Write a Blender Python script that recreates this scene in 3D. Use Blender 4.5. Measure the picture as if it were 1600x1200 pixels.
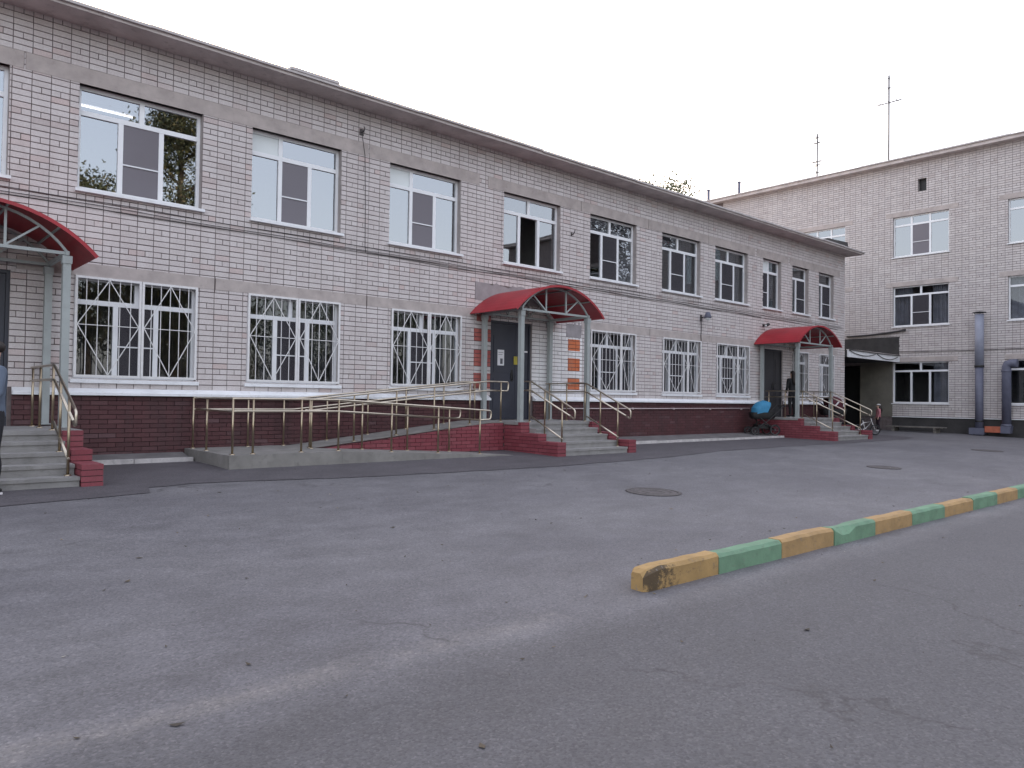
import bpy, math, random
from mathutils import Vector, Matrix

for o in list(bpy.data.objects):
    bpy.data.objects.remove(o, do_unlink=True)
scene = bpy.context.scene
COL = scene.collection
random.seed(7)
R = math.radians

# ------------------------------------------------------------------ camera
CAM_LOC = Vector((0.0, -13.75, 0.965))
yaw, pitch, roll = R(41.546), R(1.2007), R(0.78685)
fwd = Vector((math.sin(yaw) * math.cos(pitch), math.cos(yaw) * math.cos(pitch), math.sin(pitch)))
right0 = Vector((math.cos(yaw), -math.sin(yaw), 0.0))
up0 = right0.cross(fwd)
RIGHT = math.cos(roll) * right0 + math.sin(roll) * up0
UP = -math.sin(roll) * right0 + math.cos(roll) * up0
cam = bpy.data.cameras.new('camera')
cam.sensor_width = 36.0
cam.lens = 1179.0 / 1600.0 * 36.0
cam.clip_start = 0.05
cam.clip_end = 2000.0
camo = bpy.data.objects.new('camera', cam)
COL.objects.link(camo)
camo.matrix_world = Matrix(((RIGHT.x, UP.x, -fwd.x, CAM_LOC.x), (RIGHT.y, UP.y, -fwd.y, CAM_LOC.y),
                            (RIGHT.z, UP.z, -fwd.z, CAM_LOC.z), (0, 0, 0, 1)))
scene.camera = camo

def project(p):      # photo pixels, only used to choose which bricks show largest
    v = Vector(p) - CAM_LOC
    d = v.dot(fwd)
    if d < 0.1:
        return None
    return 800 + 1179 * v.dot(RIGHT) / d, 600 - 1179 * v.dot(UP) / d, d

# ------------------------------------------------------------------ sky, sun, exposure
SUN_EL, SUN_AZ = R(22.8), R(25.9)          # behind the long wing, just over its eave
world = bpy.data.worlds.new('World')
scene.world = world
world.use_nodes = True
wn = world.node_tree
wn.nodes.clear()
wo = wn.nodes.new('ShaderNodeOutputWorld')
bg = wn.nodes.new('ShaderNodeBackground')
sky = wn.nodes.new('ShaderNodeTexSky')
sky.sky_type = 'NISHITA'
sky.sun_disc = False
sky.sun_elevation = SUN_EL
sky.sun_rotation = SUN_AZ
sky.altitude = 120
sky.air_density = 1.2
sky.dust_density = 3.0
sky.ozone_density = 1.0
hz = wn.nodes.new('ShaderNodeMix')          # thin high haze, even over the whole sky
hz.data_type = 'RGBA'
hz.inputs[0].default_value = 0.5
wn.links.new(sky.outputs[0], hz.inputs[6])
hz.inputs[7].default_value = (4.3, 4.9, 5.9, 1.0)
wn.links.new(hz.outputs[2], bg.inputs['Color'])
bg.inputs['Strength'].default_value = 0.15
wn.links.new(bg.outputs[0], wo.inputs[0])

sun = bpy.data.lights.new('sun', 'SUN')
sun.energy = 2.0
sun.angle = R(0.6)
sun.color = (1.0, 0.93, 0.82)
suno = bpy.data.objects.new('sun', sun)
COL.objects.link(suno)
sd = Vector((math.sin(SUN_AZ) * math.cos(SUN_EL), math.cos(SUN_AZ) * math.cos(SUN_EL), math.sin(SUN_EL)))
suno.rotation_euler = sd.to_track_quat('Z', 'Y').to_euler()
suno.location = sd * 60

vs = scene.view_settings
vs.view_transform = 'Standard'
vs.look = 'None'
vs.exposure = 1.52
vs.use_white_balance = True
vs.white_balance_temperature = 7500
vs.white_balance_tint = 17
vs.gamma = 1.0
vs.use_curve_mapping = False
scene.render.engine = 'CYCLES'
scene.cycles.use_denoising = True
scene.cycles.max_bounces = 8
scene.cycles.transparent_max_bounces = 16
scene.cycles.caustics_reflective = False
scene.cycles.caustics_refractive = False

# ------------------------------------------------------------------ helpers
def srgb(r, g, b):
    def f(c):
        c /= 255.0
        return c / 12.92 if c <= 0.04045 else ((c + 0.055) / 1.055) ** 2.4
    return (f(r), f(g), f(b), 1.0)

class MB:
    """collects faces for ONE mesh object"""
    def __init__(self):
        self.v = []; self.f = []; self.m = []; self.r = []; self.sm = []
    def face(self, pts, m=0, r=0.0, smooth=False):
        i = len(self.v)
        self.v.extend([tuple(p) for p in pts])
        self.f.append(tuple(range(i, i + len(pts)))); self.m.append(m); self.r.append(r); self.sm.append(smooth)
    def hexa(self, p, m=0, r=0.0, skip=()):
        # p: 8 corners, bottom 0-3 ccw seen from above, top 4-7
        i = len(self.v)
        self.v.extend([tuple(q) for q in p])
        for k, q in enumerate(((3, 2, 1, 0), (4, 5, 6, 7), (0, 1, 5, 4), (1, 2, 6, 5), (2, 3, 7, 6), (3, 0, 4, 7))):
            if k in skip:
                continue
            self.f.append(tuple(i + a for a in q)); self.m.append(m); self.r.append(r); self.sm.append(False)
    def box(self, x0, x1, y0, y1, z0, z1, m=0, r=0.0):
        self.hexa(((x0, y0, z0), (x1, y0, z0), (x1, y1, z0), (x0, y1, z0),
                   (x0, y0, z1), (x1, y0, z1), (x1, y1, z1), (x0, y1, z1)), m, r)
    def bar(self, a, b, w, h, m=0, upv=(0, 0, 1)):
        a = Vector(a); b = Vector(b)
        d = (b - a).normalized()
        u = Vector(upv)
        if abs(d.dot(u)) > 0.95:
            u = Vector((0, 1, 0))
        s = d.cross(u).normalized(); t = s.cross(d).normalized()
        s *= w / 2; t *= h / 2
        self.hexa((a - s - t, a + s - t, b + s - t, b - s - t, a - s + t, a + s + t, b + s + t, b - s + t), m)
    def tube(self, pts, rad, seg=8, m=0, cap=True):
        pts = [Vector(p) for p in pts]
        n = len(pts)
        rads = rad if isinstance(rad, (list, tuple)) else [rad] * n
        base = len(self.v)
        ref = None
        for i, p in enumerate(pts):
            if i == 0: d = pts[1] - pts[0]
            elif i == n - 1: d = pts[-1] - pts[-2]
            else: d = (pts[i + 1] - p).normalized() + (p - pts[i - 1]).normalized()
            d = d.normalized() if d.length > 1e-9 else Vector((0, 0, 1))
            if ref is None:
                ref = Vector((0, 0, 1)) if abs(d.z) < 0.9 else Vector((1, 0, 0))
            s = d.cross(ref).normalized(); t = s.cross(d).normalized()
            ref = t
            for k in range(seg):
                a = 2 * math.pi * k / seg
                self.v.append(tuple(p + (s * math.cos(a) + t * math.sin(a)) * rads[i]))
        for i in range(n - 1):
            for k in range(seg):
                a = base + i * seg + k; b = base + i * seg + (k + 1) % seg
                self.f.append((a, b, b + seg, a + seg)); self.m.append(m); self.r.append(0.0); self.sm.append(seg > 4)
        if cap:
            self.f.append(tuple(base + k for k in reversed(range(seg)))); self.m.append(m); self.r.append(0.0); self.sm.append(False)
            e = base + (n - 1) * seg
            self.f.append(tuple(e + k for k in range(seg))); self.m.append(m); self.r.append(0.0); self.sm.append(False)
    def lathe(self, prof, seg=24, c=(0, 0, 0), m=0):
        base = len(self.v)
        for (r_, z) in prof:
            for k in range(seg):
                a = 2 * math.pi * k / seg
                self.v.append((c[0] + r_ * math.cos(a), c[1] + r_ * math.sin(a), c[2] + z))
        for i in range(len(prof) - 1):
            for k in range(seg):
                a = base + i * seg + k; b = base + i * seg + (k + 1) % seg
                self.f.append((a, b, b + seg, a + seg)); self.m.append(m); self.r.append(0.0); self.sm.append(True)
    def ellipsoid(self, c, rx, ry, rz, m=0, seg=14, rings=9):
        base = len(self.v)
        for i in range(rings + 1):
            th = math.pi * i / rings
            for k in range(seg):
                a = 2 * math.pi * k / seg
                self.v.append((c[0] + rx * math.sin(th) * math.cos(a), c[1] + ry * math.sin(th) * math.sin(a), c[2] - rz * math.cos(th)))
        for i in range(rings):
            for k in range(seg):
                a = base + i * seg + k; b = base + i * seg + (k + 1) % seg
                self.f.append((a, b, b + seg, a + seg)); self.m.append(m); self.r.append(0.0); self.sm.append(True)
    def mesh(self, name, mats):
        me = bpy.data.meshes.new(name)
        me.from_pydata(self.v, [], self.f)
        for mt in (mats if isinstance(mats, (list, tuple)) else [mats]):
            me.materials.append(mt)
        if len(me.polygons) == len(self.m):
            me.polygons.foreach_set('material_index', self.m)
            me.polygons.foreach_set('use_smooth', self.sm)
            at = me.attributes.new('rnd', 'FLOAT', 'FACE')
            at.data.foreach_set('value', self.r)
        me.update()
        return me
    def build(self, name, mats, parent=None):
        return link(name, self.mesh(name, mats), parent)

def link(name, me, parent=None):
    o = bpy.data.objects.new(name, me)
    COL.objects.link(o)
    if parent is not None:
        o.parent = parent
    return o

def tag(o, label=None, cat=None, group=None, kind=None):
    if label: o['label'] = label
    if cat: o['category'] = cat
    if group: o['group'] = group
    if kind: o['kind'] = kind
    return o

def thing(name, label, cat, loc=(0, 0, 0), rz=0.0, group=None):
    o = bpy.data.objects.new(name, None)
    COL.objects.link(o)
    o.empty_display_size = 0.3
    o.location = loc
    o.rotation_euler = (0, 0, rz)
    return tag(o, label, cat, group)

# ------------------------------------------------------------------ materials
class NT:
    def __init__(self, name):
        self.mat = bpy.data.materials.new(name)
        self.mat.use_nodes = True
        self.t = self.mat.node_tree
        self.p = self.t.nodes['Principled BSDF']
        self.out = self.t.nodes['Material Output']
    def n(self, kind, **kw):
        nd = self.t.nodes.new(kind)
        for k, v in kw.items():
            if hasattr(nd, k): setattr(nd, k, v)
        return nd
    def l(self, a, b): self.t.links.new(a, b)
    def pos(self):
        g = self.n('ShaderNodeNewGeometry')
        return g.outputs['Position']
    def scaled(self, vec, s):
        m = self.n('ShaderNodeVectorMath', operation='MULTIPLY')
        self.l(vec, m.inputs[0]); m.inputs[1].default_value = s
        return m.outputs[0]
    def noise(self, vec, scale, detail=4, rough=0.55):
        nz = self.n('ShaderNodeTexNoise')
        self.l(vec, nz.inputs['Vector'])
        nz.inputs['Scale'].default_value = scale
        nz.inputs['Detail'].default_value = detail
        nz.inputs['Roughness'].default_value = rough
        return nz.outputs['Fac']
    def ramp(self, fac, stops):
        r = self.n('ShaderNodeValToRGB')
        el = r.color_ramp.elements
        while len(el) < len(stops): el.new(0.5)
        for e, (p, c) in zip(el, stops):
            e.position = p
            e.color = c if len(c) == 4 else (*c, 1)
        self.l(fac, r.inputs[0])
        return r.outputs[0]
    def mix(self, fac, a, b, blend='MIX'):
        m = self.n('ShaderNodeMix', data_type='RGBA', blend_type=blend)
        if isinstance(fac, (int, float)): m.inputs[0].default_value = fac
        else: self.l(fac, m.inputs[0])
        for i, c in ((6, a), (7, b)):
            if isinstance(c, (tuple, list)): m.inputs[i].default_value = c if len(c) == 4 else (*c, 1)
            else: self.l(c, m.inputs[i])
        return m.outputs[2]
    def math(self, op, a, b=0.0, clamp=False):
        m = self.n('ShaderNodeMath', operation=op, use_clamp=clamp)
        for i, c in enumerate((a, b)):
            if isinstance(c, (int, float)): m.inputs[i].default_value = c
            else: self.l(c, m.inputs[i])
        return m.outputs[0]
    def sep(self, vec):
        s = self.n('ShaderNodeSeparateXYZ'); self.l(vec, s.inputs[0]); return s.outputs
    def bump(self, h, strength, dist=0.01):
        b = self.n('ShaderNodeBump')
        self.l(h, b.inputs['Height'])
        b.inputs['Strength'].default_value = strength
        b.inputs['Distance'].default_value = dist
        self.l(b.outputs[0], self.p.inputs['Normal'])
    def color(self, c):
        if isinstance(c, (tuple, list)): self.p.inputs['Base Color'].default_value = c if len(c) == 4 else (*c, 1)
        else: self.l(c, self.p.inputs['Base Color'])
    def rough(self, r):
        if isinstance(r, (int, float)): self.p.inputs['Roughness'].default_value = r
        else: self.l(r, self.p.inputs['Roughness'])

def plain(name, c, rough=0.6, metal=0.0, var=0.12, scale=6.0, bump=0.0, bscale=60.0, dirt=None, spec=0.5):
    t = NT(name)
    p = t.pos()
    n1 = t.noise(p, scale, 5)
    c = c if len(c) == 4 else (*c, 1)
    lo = tuple(x * (1 - var) for x in c[:3]) + (1,)
    hi = tuple(min(1, x * (1 + var)) for x in c[:3]) + (1,)
    col = t.ramp(n1, ((0.3, lo), (0.7, hi)))
    if dirt:
        n2 = t.noise(p, scale * 2.7, 6, 0.7)
        f = t.ramp(n2, ((0.55, (0, 0, 0, 1)), (0.72, (1, 1, 1, 1))))
        col = t.mix(t.math('MULTIPLY', f, dirt[1]), col, dirt[0])
    t.color(col)
    t.rough(rough)
    t.p.inputs['Metallic'].default_value = metal
    t.p.inputs['Specular IOR Level'].default_value = spec
    if bump:
        t.bump(t.noise(p, bscale, 4), bump, 0.004)
    return t.mat

def brick_mat(name, stops, stain, stain_amt=0.5, rough=0.85, paint=False):
    t = NT(name)
    p = t.pos()
    at = t.n('ShaderNodeAttribute', attribute_name='rnd')
    oi = t.n('ShaderNodeObjectInfo')
    rv = t.math('FRACT', t.math('ADD', at.outputs['Fac'], oi.outputs['Random']))
    col = t.ramp(rv, stops)
    # soft stains running down the wall and blotches
    st = t.noise(t.scaled(p, (1.6, 1.6, 0.45)), 1.3, 6, 0.65)
    f = t.ramp(st, ((0.42, (0, 0, 0, 1)), (0.72, (1, 1, 1, 1))))
    col = t.mix(t.math('MULTIPLY', f, stain_amt), col, stain)
    sk = t.noise(t.scaled(p, (3.2, 3.2, 0.22)), 1.6, 6, 0.7)
    col = t.mix(t.math('MULTIPLY', t.ramp(sk, ((0.56, (0, 0, 0, 1)), (0.70, (1, 1, 1, 1)))), stain_amt * 0.75), col, stain)
    g = t.noise(p, 38, 5, 0.7)
    col = t.mix(0.35, col, t.ramp(g, ((0.3, (0.35, 0.35, 0.35, 1)), (0.7, (0.75, 0.75, 0.75, 1)))), 'OVERLAY')
    t.color(col)
    t.rough(rough)
    t.bump(t.noise(p, 90, 5, 0.7), 0.35, 0.004)
    return t.mat

M = {}
M['brick'] = brick_mat('silicate_brick', (
    (0.0, (0.54, 0.49, 0.48, 1)), (0.35, (0.585, 0.53, 0.52, 1)), (0.7, (0.61, 0.56, 0.55, 1)),
    (0.92, (0.57, 0.51, 0.50, 1)), (0.97, (0.56, 0.45, 0.43, 1)), (1.0, (0.48, 0.42, 0.41, 1))), (0.40, 0.34, 0.33, 1), 0.4)
M['brick_white'] = brick_mat('white_painted_brick', (
    (0.0, (0.76, 0.74, 0.74, 1)), (0.6, (0.82, 0.80, 0.80, 1)), (1.0, (0.70, 0.67, 0.66, 1))), (0.5, 0.42, 0.38, 1), 0.4)
M['brick_red'] = brick_mat('red_painted_brick', (
    (0.0, (0.36, 0.075, 0.07, 1)), (1.0, (0.44, 0.11, 0.09, 1))), (0.42, 0.25, 0.22, 1), 0.4)
M['brick_orange'] = brick_mat('orange_painted_brick', (
    (0.0, (0.55, 0.13, 0.05, 1)), (1.0, (0.62, 0.17, 0.07, 1))), (0.45, 0.22, 0.15, 1), 0.4)
M['brick_b'] = brick_mat('silicate_brick_grey', (
    (0.0, (0.49, 0.45, 0.445, 1)), (0.5, (0.55, 0.505, 0.495, 1)), (0.85, (0.58, 0.535, 0.52, 1)),
    (1.0, (0.46, 0.41, 0.40, 1))), (0.38, 0.33, 0.32, 1), 0.38)
M['plinth'] = brick_mat('plinth_brick_paint', (
    (0.0, (0.072, 0.021, 0.024, 1)), (0.5, (0.084, 0.025, 0.028, 1)), (0.9, (0.096, 0.031, 0.034, 1)),
    (0.97, (0.115, 0.055, 0.06, 1)), (1.0, (0.08, 0.03, 0.033, 1))), (0.045, 0.026, 0.028, 1), 0.6, 0.6)
M['cheek'] = brick_mat('step_brick_paint', (
    (0.0, (0.215, 0.04, 0.054, 1)), (0.6, (0.24, 0.048, 0.062, 1)), (1.0, (0.27, 0.065, 0.08, 1))), (0.14, 0.045, 0.052, 1), 0.45, 0.6)
M['mortar'] = plain('mortar', (0.15, 0.12, 0.118), 0.95, var=0.25, scale=8)
M['plinth_mortar'] = plain('plinth_mortar', (0.030, 0.012, 0.013), 0.8, var=0.3, scale=8)
M['cheek_mortar'] = plain('cheek_mortar', (0.045, 0.012, 0.015), 0.8, var=0.3, scale=8)
M['lintel'] = plain('lintel_concrete', (0.43, 0.375, 0.355), 0.9, var=0.16, scale=3.5, bump=0.3, dirt=((0.28, 0.235, 0.22, 1), 0.5))
M['plaster'] = plain('grey_plaster', (0.30, 0.275, 0.28), 0.9, var=0.2, scale=3, bump=0.3)
M['reveal'] = plain('window_reveal', (0.38, 0.345, 0.335), 0.9, var=0.1, scale=5)
M['pvc'] = plain('white_pvc', (0.80, 0.81, 0.83), 0.35, var=0.04, scale=3)
M['sill'] = plain('white_sheet_metal', (0.78, 0.79, 0.81), 0.4, var=0.07, scale=4, dirt=((0.45, 0.42, 0.4, 1), 0.4))
M['grille'] = plain('white_painted_steel', (0.72, 0.71, 0.71), 0.45, var=0.06, scale=9, dirt=((0.40, 0.30, 0.24, 1), 0.35))
M['white_panel'] = plain('milky_panel', (0.68, 0.72, 0.72), 0.25, var=0.03, scale=2)
M['curtain'] = plain('curtain_cloth', (0.085, 0.088, 0.10), 0.9, var=0.2, scale=3)
M['curtain_pale'] = plain('pale_tulle', (0.30, 0.30, 0.33), 0.9, var=0.2, scale=3)
M['room'] = plain('room_paint', (0.34, 0.33, 0.32), 0.9, var=0.1)
M['black'] = plain('black_plastic', (0.012, 0.012, 0.013), 0.5, var=0.2)
M['rubber'] = plain('black_rubber', (0.018, 0.018, 0.019), 0.8, var=0.2)
M['cable'] = plain('black_cable', (0.04, 0.036, 0.038), 0.6, var=0.2)
M['door'] = plain('door_navy_steel', (0.030, 0.033, 0.048), 0.45, var=0.15, scale=2)
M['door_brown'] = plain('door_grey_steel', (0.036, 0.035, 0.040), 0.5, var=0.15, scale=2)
M['post'] = plain('pale_grey_green_paint', (0.33, 0.36, 0.355), 0.45, var=0.08, scale=5, dirt=((0.24, 0.23, 0.21, 1), 0.4))
M['red_roof'] = plain('red_profiled_sheet', (0.35, 0.017, 0.027), 0.42, var=0.14, scale=2.2, dirt=((0.25, 0.05, 0.05, 1), 0.35))
M['steel'] = plain('stainless_steel', (0.58, 0.51, 0.42), 0.30, metal=1.0, var=0.06, scale=12)
M['steel_warm'] = plain('warm_reflection_steel', (0.40, 0.325, 0.235), 0.33, metal=1.0, var=0.08, scale=12)  # rail post steel, the warm light it mirrors put into the colour
M['concrete'] = plain('step_concrete', (0.265, 0.255, 0.248), 0.9, var=0.16, scale=4, bump=0.5, bscale=70, dirt=((0.15, 0.145, 0.135, 1), 0.5))
M['ramp'] = plain('ramp_concrete', (0.225, 0.213, 0.20), 0.92, var=0.2, scale=2.6, bump=0.5, bscale=60, dirt=((0.13, 0.125, 0.115, 1), 0.6))
M['soffit'] = plain('eave_concrete', (0.55, 0.49, 0.47), 0.9, var=0.18, scale=2.2, dirt=((0.28, 0.235, 0.22, 1), 0.6))
M['roofing'] = plain('bitumen_felt', (0.045, 0.042, 0.042), 0.9, var=0.3, scale=2)
M['roof_edge'] = plain('grey_sheet_edge', (0.48, 0.44, 0.43), 0.6, var=0.2, scale=3)
M['white_kerb'] = plain('whitewashed_kerb', (0.50, 0.47, 0.46), 0.9, var=0.2, scale=6, bump=0.4, dirt=((0.24, 0.22, 0.22, 1), 0.7))
M['pavement'] = plain('apron_concrete', (0.15, 0.14, 0.14), 0.95, var=0.25, scale=3, bump=0.5)
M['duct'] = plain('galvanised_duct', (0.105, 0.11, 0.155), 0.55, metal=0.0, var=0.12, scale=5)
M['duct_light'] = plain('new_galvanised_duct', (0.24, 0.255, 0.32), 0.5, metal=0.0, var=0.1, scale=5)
M['duct_orange'] = plain('orange_primer', (0.42, 0.11, 0.06), 0.6, var=0.2, scale=6)
M['iron'] = plain('cast_iron', (0.10, 0.088, 0.088), 0.75, metal=0.3, var=0.3, scale=20)
M['blue_cloth'] = plain('blue_pram_cloth', (0.018, 0.20, 0.36), 0.7, var=0.12, scale=20)
M['red_cloth'] = plain('dark_red_cloth', (0.075, 0.010, 0.018), 0.8, var=0.2, scale=20)
M['grey_wood'] = plain('weathered_board', (0.16, 0.145, 0.13), 0.9, var=0.3, scale=9)
M['paper'] = plain('white_paper', (0.75, 0.74, 0.76), 0.8, var=0.02)
M['print'] = plain('grey_print', (0.12, 0.12, 0.13), 0.8, var=0.3, scale=60)
M['yellow_sticker'] = plain('yellow_sticker', (0.42, 0.34, 0.05), 0.6, var=0.1)
M['beige'] = plain('passage_paint', (0.17, 0.155, 0.13), 0.9, var=0.2, scale=1.5, dirt=((0.25, 0.24, 0.22, 1), 0.35))
M['gas'] = plain('pale_pipe_paint', (0.60, 0.50, 0.50), 0.5, var=0.08)
M['bark'] = plain('bark', (0.075, 0.06, 0.05), 0.95, var=0.4, scale=9, bump=0.8, bscale=20)
M['antenna'] = plain('antenna_aluminium', (0.10, 0.10, 0.105), 0.5, metal=0.3, var=0.1)
M['skin'] = plain('skin', (0.50, 0.32, 0.24), 0.55, var=0.05)
M['shirt_blue'] = plain('grey_blue_cotton', (0.11, 0.14, 0.19), 0.9, var=0.1, scale=12)
M['trousers'] = plain('dark_trousers', (0.016, 0.016, 0.02), 0.9, var=0.2, scale=12)
M['black_coat'] = plain('black_coat', (0.010, 0.010, 0.012), 0.9, var=0.2, scale=12)
M['pink'] = plain('pink_jacket', (0.46, 0.17, 0.19), 0.85, var=0.15, scale=14)
M['plum'] = plain('dark_plum_leggings', (0.024, 0.011, 0.018), 0.9, var=0.2, scale=14)
M['hair'] = plain('dark_brown_hair', (0.018, 0.012, 0.010), 0.6, var=0.3, scale=30)
M['white_fabric'] = plain('white_fabric', (0.62, 0.60, 0.60), 0.8, var=0.06)

def leaf_mat(name, stops):
    t = NT(name)
    at = t.n('ShaderNodeAttribute', attribute_name='rnd')
    t.color(t.ramp(at.outputs['Fac'], stops))
    t.rough(0.6)
    return t.mat
M['leaf'] = leaf_mat('birch_leaf', ((0.0, (0.035, 0.05, 0.02, 1)), (0.6, (0.06, 0.07, 0.028, 1)), (1.0, (0.11, 0.085, 0.03, 1))))
M['leaf_dark'] = leaf_mat('dark_leaf', ((0.0, (0.03, 0.05, 0.02, 1)), (0.7, (0.055, 0.075, 0.025, 1)), (1.0, (0.10, 0.09, 0.03, 1))))

def glass_mat(name, base_refl, tint, film=False):
    t = NT(name)
    t.t.nodes.remove(t.p)
    fr = t.n('ShaderNodeFresnel'); fr.inputs['IOR'].default_value = 1.5
    f = t.math('ADD', t.math('MULTIPLY', fr.outputs[0], 1.0 - base_refl), base_refl, True)
    geo = t.n('ShaderNodeNewGeometry')
    f = t.math('MULTIPLY', f, t.math('SUBTRACT', 1.0, geo.outputs['Backfacing']))
    tr = t.n('ShaderNodeBsdfTransparent'); tr.inputs[0].default_value = tint
    gl = t.n('ShaderNodeBsdfGlossy'); gl.inputs['Roughness'].default_value = 0.012
    gl.inputs['Color'].default_value = (0.90, 0.95, 1.0, 1)
    bp = t.n('ShaderNodeBump')
    p = t.pos()
    if film:
        t.l(t.noise(t.scaled(p, (1, 1, 2.2)), 2.6, 2, 0.5), bp.inputs['Height'])
        bp.inputs['Strength'].default_value = 0.9; bp.inputs['Distance'].default_value = 0.45
        gl.inputs['Roughness'].default_value = 0.16
    else:
        t.l(t.noise(p, 1.4, 1), bp.inputs['Height'])
        bp.inputs['Strength'].default_value = 0.06; bp.inputs['Distance'].default_value = 0.02
    t.l(bp.outputs[0], gl.inputs['Normal'])
    mx = t.n('ShaderNodeMixShader')
    t.l(f, mx.inputs[0]); t.l(tr.outputs[0], mx.inputs[1]); t.l(gl.outputs[0], mx.inputs[2])
    t.l(mx.outputs[0], t.out.inputs[0])
    return t.mat
M['glass'] = glass_mat('window_glass', 0.30, (0.62, 0.64, 0.66, 1))
M['glass_low'] = glass_mat('window_glass_clear', 0.045, (0.78, 0.80, 0.82, 1))
M['glass_far'] = glass_mat('window_glass_far', 0.08, (0.62, 0.64, 0.66, 1))
M['glass_mid'] = glass_mat('window_glass_plain', 0.26, (0.62, 0.64, 0.66, 1))
M['foil'] = glass_mat('crumpled_foil', 0.26, (0.12, 0.12, 0.13, 1), True)

def screen_mat(name, c):
    t = NT(name)
    t.t.nodes.remove(t.p)
    df = t.n('ShaderNodeBsdfDiffuse'); df.inputs[0].default_value = c
    tr = t.n('ShaderNodeBsdfTransparent')
    mx = t.n('ShaderNodeMixShader'); mx.inputs[0].default_value = 0.62
    t.l(tr.outputs[0], mx.inputs[1]); t.l(df.outputs[0], mx.inputs[2]); t.l(mx.outputs[0], t.out.inputs[0])
    return t.mat
M['screen'] = screen_mat('insect_mesh', (0.27, 0.25, 0.275, 1))
M['screen_dark'] = screen_mat('dark_insect_mesh', (0.085, 0.08, 0.09, 1))

def asphalt_mat(name, lo, hi, spots, band=False):
    t = NT(name)
    p = t.pos()
    big = t.noise(p, 0.33, 5, 0.6)
    col = t.ramp(big, ((0.32, lo), (0.68, hi)))
    mid = t.noise(t.scaled(p, (1.0, 1.7, 1.0)), 1.9, 6, 0.65)
    col = t.mix(0.75, col, t.ramp(mid, ((0.3, (0.36, 0.36, 0.36, 1)), (0.7, (0.64, 0.64, 0.64, 1)))), 'OVERLAY')
    if band:
        x, y, z = t.sep(p)
        wob = t.math('MULTIPLY', t.math('SUBTRACT', t.noise(p, 0.9, 6, 0.7), 0.5), 0.32)
        yy = t.math('ADD', y, wob)
        # coarse older asphalt before the old kerb line, colour darkened further to offset stronger skylight
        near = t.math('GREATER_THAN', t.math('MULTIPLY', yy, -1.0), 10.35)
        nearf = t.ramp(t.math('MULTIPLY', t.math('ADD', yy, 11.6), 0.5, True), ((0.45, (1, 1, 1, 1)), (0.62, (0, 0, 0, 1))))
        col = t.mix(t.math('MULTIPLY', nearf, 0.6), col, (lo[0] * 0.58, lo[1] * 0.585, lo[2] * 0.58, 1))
        # pale sandy strip where the kerb was taken out
        d = t.math('ABSOLUTE', t.math('ADD', yy, 10.24))
        strip = t.ramp(d, ((0.03, (1, 1, 1, 1)), (0.15, (0, 0, 0, 1))))
        left = t.math('LESS_THAN', x, 3.6)
        blot = t.ramp(t.noise(p, 3.4, 8, 0.82), ((0.40, (0.08, 0.08, 0.08, 1)), (0.60, (1, 1, 1, 1))))
        f = t.math('MULTIPLY', t.math('MULTIPLY', strip, left), t.math('MULTIPLY', blot, 0.58))
        col = t.mix(f, col, (0.235, 0.215, 0.205, 1))
        # damp dark patches
        wet = t.ramp(t.noise(t.scaled(p, (0.5, 1.0, 1)), 0.55, 4, 0.6), ((0.58, (0, 0, 0, 1)), (0.70, (1, 1, 1, 1))))
        col = t.mix(t.math('MULTIPLY', wet, 0.22), col, (0.06, 0.056, 0.062, 1))
        # hairline cracks
        vo = t.n('ShaderNodeTexVoronoi', feature='DISTANCE_TO_EDGE')
        wv = t.n('ShaderNodeVectorMath', operation='ADD')
        nz = t.n('ShaderNodeTexNoise'); t.l(p, nz.inputs['Vector']); nz.inputs['Scale'].default_value = 1.3; nz.inputs['Detail'].default_value = 5
        t.l(t.scaled(p, (0.22, 0.22, 0.22)), wv.inputs[0]); t.l(t.scaled(nz.outputs['Color'], (0.35, 0.35, 0.35)), wv.inputs[1])
        t.l(wv.outputs[0], vo.inputs['Vector']); vo.inputs['Scale'].default_value = 1.0
        cr = t.ramp(vo.outputs['Distance'], ((0.0, (1, 1, 1, 1)), (0.006, (0, 0, 0, 1))))
        brk = t.ramp(t.noise(p, 0.7, 3), ((0.55, (0, 0, 0, 1)), (0.62, (1, 1, 1, 1))))
        col = t.mix(t.math('MULTIPLY', t.math('MULTIPLY', cr, brk), 0.55), col, (0.035, 0.03, 0.03, 1))
    # aggregate: pale and dark grains
    vg = t.n('ShaderNodeTexVoronoi'); t.l(p, vg.inputs['Vector']); vg.inputs['Scale'].default_value = 80.0
    g = t.ramp(t.sep(vg.outputs['Color'])[0], ((0.0, (0.22, 0.22, 0.22, 1)), (0.4, (0.47, 0.47, 0.47, 1)), (0.85, (0.55, 0.55, 0.55, 1)), (1.0, (0.88, 0.85, 0.82, 1))))
    col = t.mix(spots, col, g, 'OVERLAY')
    fine = t.noise(p, 42, 7, 0.8)
    col = t.mix(min(1.0, spots * 0.9), col, t.ramp(fine, ((0.36, (0.30, 0.30, 0.30, 1)), (0.66, (0.70, 0.70, 0.70, 1)))), 'OVERLAY')
    t.color(col)
    t.rough(t.math('ADD', t.math('MULTIPLY', mid, 0.25), 0.62))
    h = t.math('ADD', t.math('MULTIPLY', vg.outputs['Distance'], -0.6), fine)
    t.bump(h, 0.55, 0.006)
    return t.mat
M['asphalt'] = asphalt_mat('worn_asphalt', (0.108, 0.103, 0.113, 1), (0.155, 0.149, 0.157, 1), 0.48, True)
M['asphalt_new'] = asphalt_mat('newer_asphalt', (0.072, 0.065, 0.072, 1), (0.094, 0.085, 0.094, 1), 0.5)

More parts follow.
